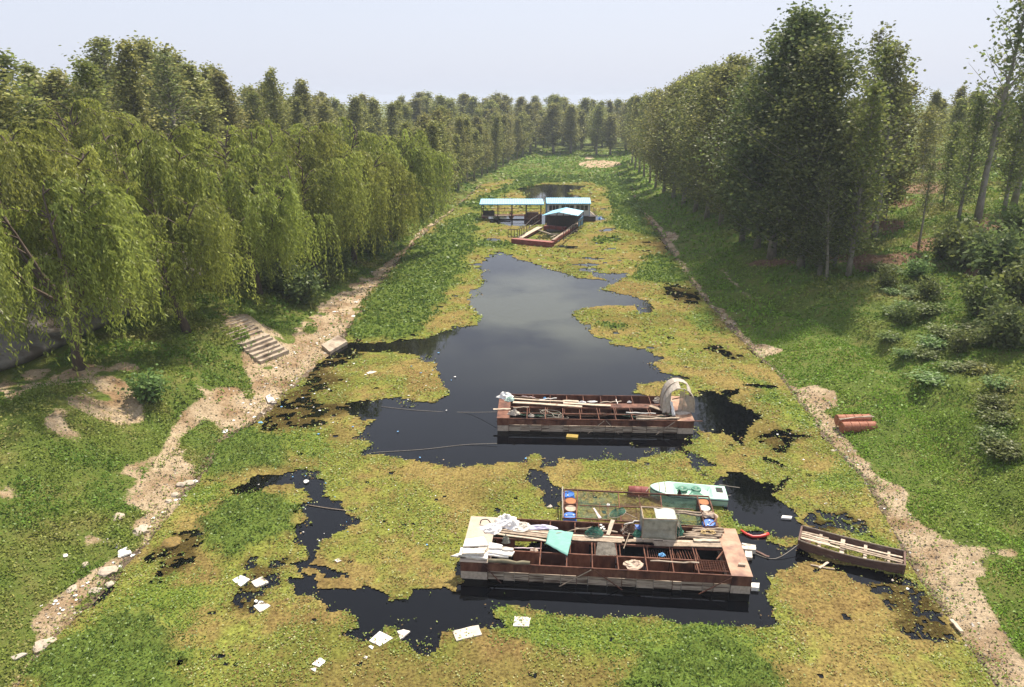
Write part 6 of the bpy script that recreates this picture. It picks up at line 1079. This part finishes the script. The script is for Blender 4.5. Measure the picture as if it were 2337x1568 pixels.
for k in range(70):                                                       # beach below and beyond the steps
    t = rl.random(); u = 560 + 270 * t + rl.gauss(0, 22); v = 960 - 300 * t + rl.gauss(0, 22); litter_at(u, v, rl.uniform(.06, .16), rl.choice((0, 0, 1, 3, 3)), 'small pale litter scrap on the dirt beach by the concrete steps', 'litter on the left beach')
for k in range(30):
    t = rl.random(); u = 840 + 240 * t + rl.gauss(0, 10); v = 645 - 180 * t + rl.gauss(0, 8); litter_at(u, v, rl.uniform(.09, .22), rl.choice((0, 1, 3)), 'pale litter scrap on the far left bank below the willows', 'litter on the far left bank')
for k in range(46):
    t = rl.random(); u = 100 + 350 * t + rl.gauss(0, 20); v = 1440 - 330 * t + rl.gauss(0, 22); litter_at(u, v, rl.uniform(.05, .14), rl.choice((0, 3, 3, 1)), 'small pale scrap on the near left shore', 'litter on the near left shore')
for k in range(40):
    t = rl.random(); litter_at(600 + 420 * t + rl.gauss(0, 30), 900 + rl.gauss(0, 50) - 40 * t, rl.uniform(.05, .11), rl.choice((0, 0, 1, 2)), 'white scrap floating off the left beach', 'litter floating off the left beach', True)
for k in range(40):
    litter_at(rl.uniform(560, 1000), rl.uniform(1000, 1250), rl.uniform(.03, .06), rl.choice((0, 0, 1, 2)), 'tiny white scrap on the plant mat left of the near barge', 'scraps on the left plant mat', True)
for k in range(46):
    t = rl.random(); litter_at(1600 + 520 * t + rl.gauss(0, 40), 720 + 640 * t + rl.gauss(0, 40), rl.uniform(.05, .10), rl.choice((0, 0, 1, 3)), 'white scrap along the right shore', 'litter along the right shore', t > 2)
for (u, v, s, k, lab) in ((430, 1104, .0, 0, ''), (283, 1262, .42, 0, 'long white and pink plastic sack on the near left shore'), (595, 968, .18, 2, 'red scrap at the water edge of the left beach'), (812, 690, .3, 1, 'white foam chunk on the left bank litter'), (806, 722, .3, 1, 'second white foam chunk on the left bank litter'), (762, 712, .25, 0, 'crumpled white bag on the left bank litter'), (698, 1100, .2, 0, 'grey white bag at the mouth of the narrow dark channel'), (515, 985, .25, 0, 'white rag beside the small grassy beach patch'), (545, 1000, .28, 3, 'tangled white and black rag at the beach edge'), (442, 1100, .22, 0, 'clear plastic bag beside the boulders'), (150, 1268, .18, 1, 'small white box beside the near left path'), (1255, 1157, .2, 3, 'grey crumpled bag left of the net cage'), (40, 1500, .3, 3, 'grey rag at the near left corner'), (1200, 1083, .1, 2, 'pale blue scrap on the mat behind the near barge')):
    if s: litter_at(u, v, s, k, lab, None, u > 690 and u < 700 or u > 1200)

# ------------------------------------------------------------------ summer haze
hm = bpy.data.materials.new('summer_haze'); hm.use_nodes = True; t = hm.node_tree; t.nodes.clear()
ho = t.nodes.new('ShaderNodeOutputMaterial'); pv = t.nodes.new('ShaderNodeVolumePrincipled'); pv.inputs['Color'].default_value = (.80, .88, 1.0, 1); pv.inputs['Density'].default_value = .0004; pv.inputs['Anisotropy'].default_value = .0
t.links.new(pv.outputs[0], ho.inputs['Volume'])
hz = MB().b(-2600, 2600, -90, 3200, -2.2, 36).build('haze', hm); tag(hz, 'thin pale summer haze over the whole valley', kind='stuff')
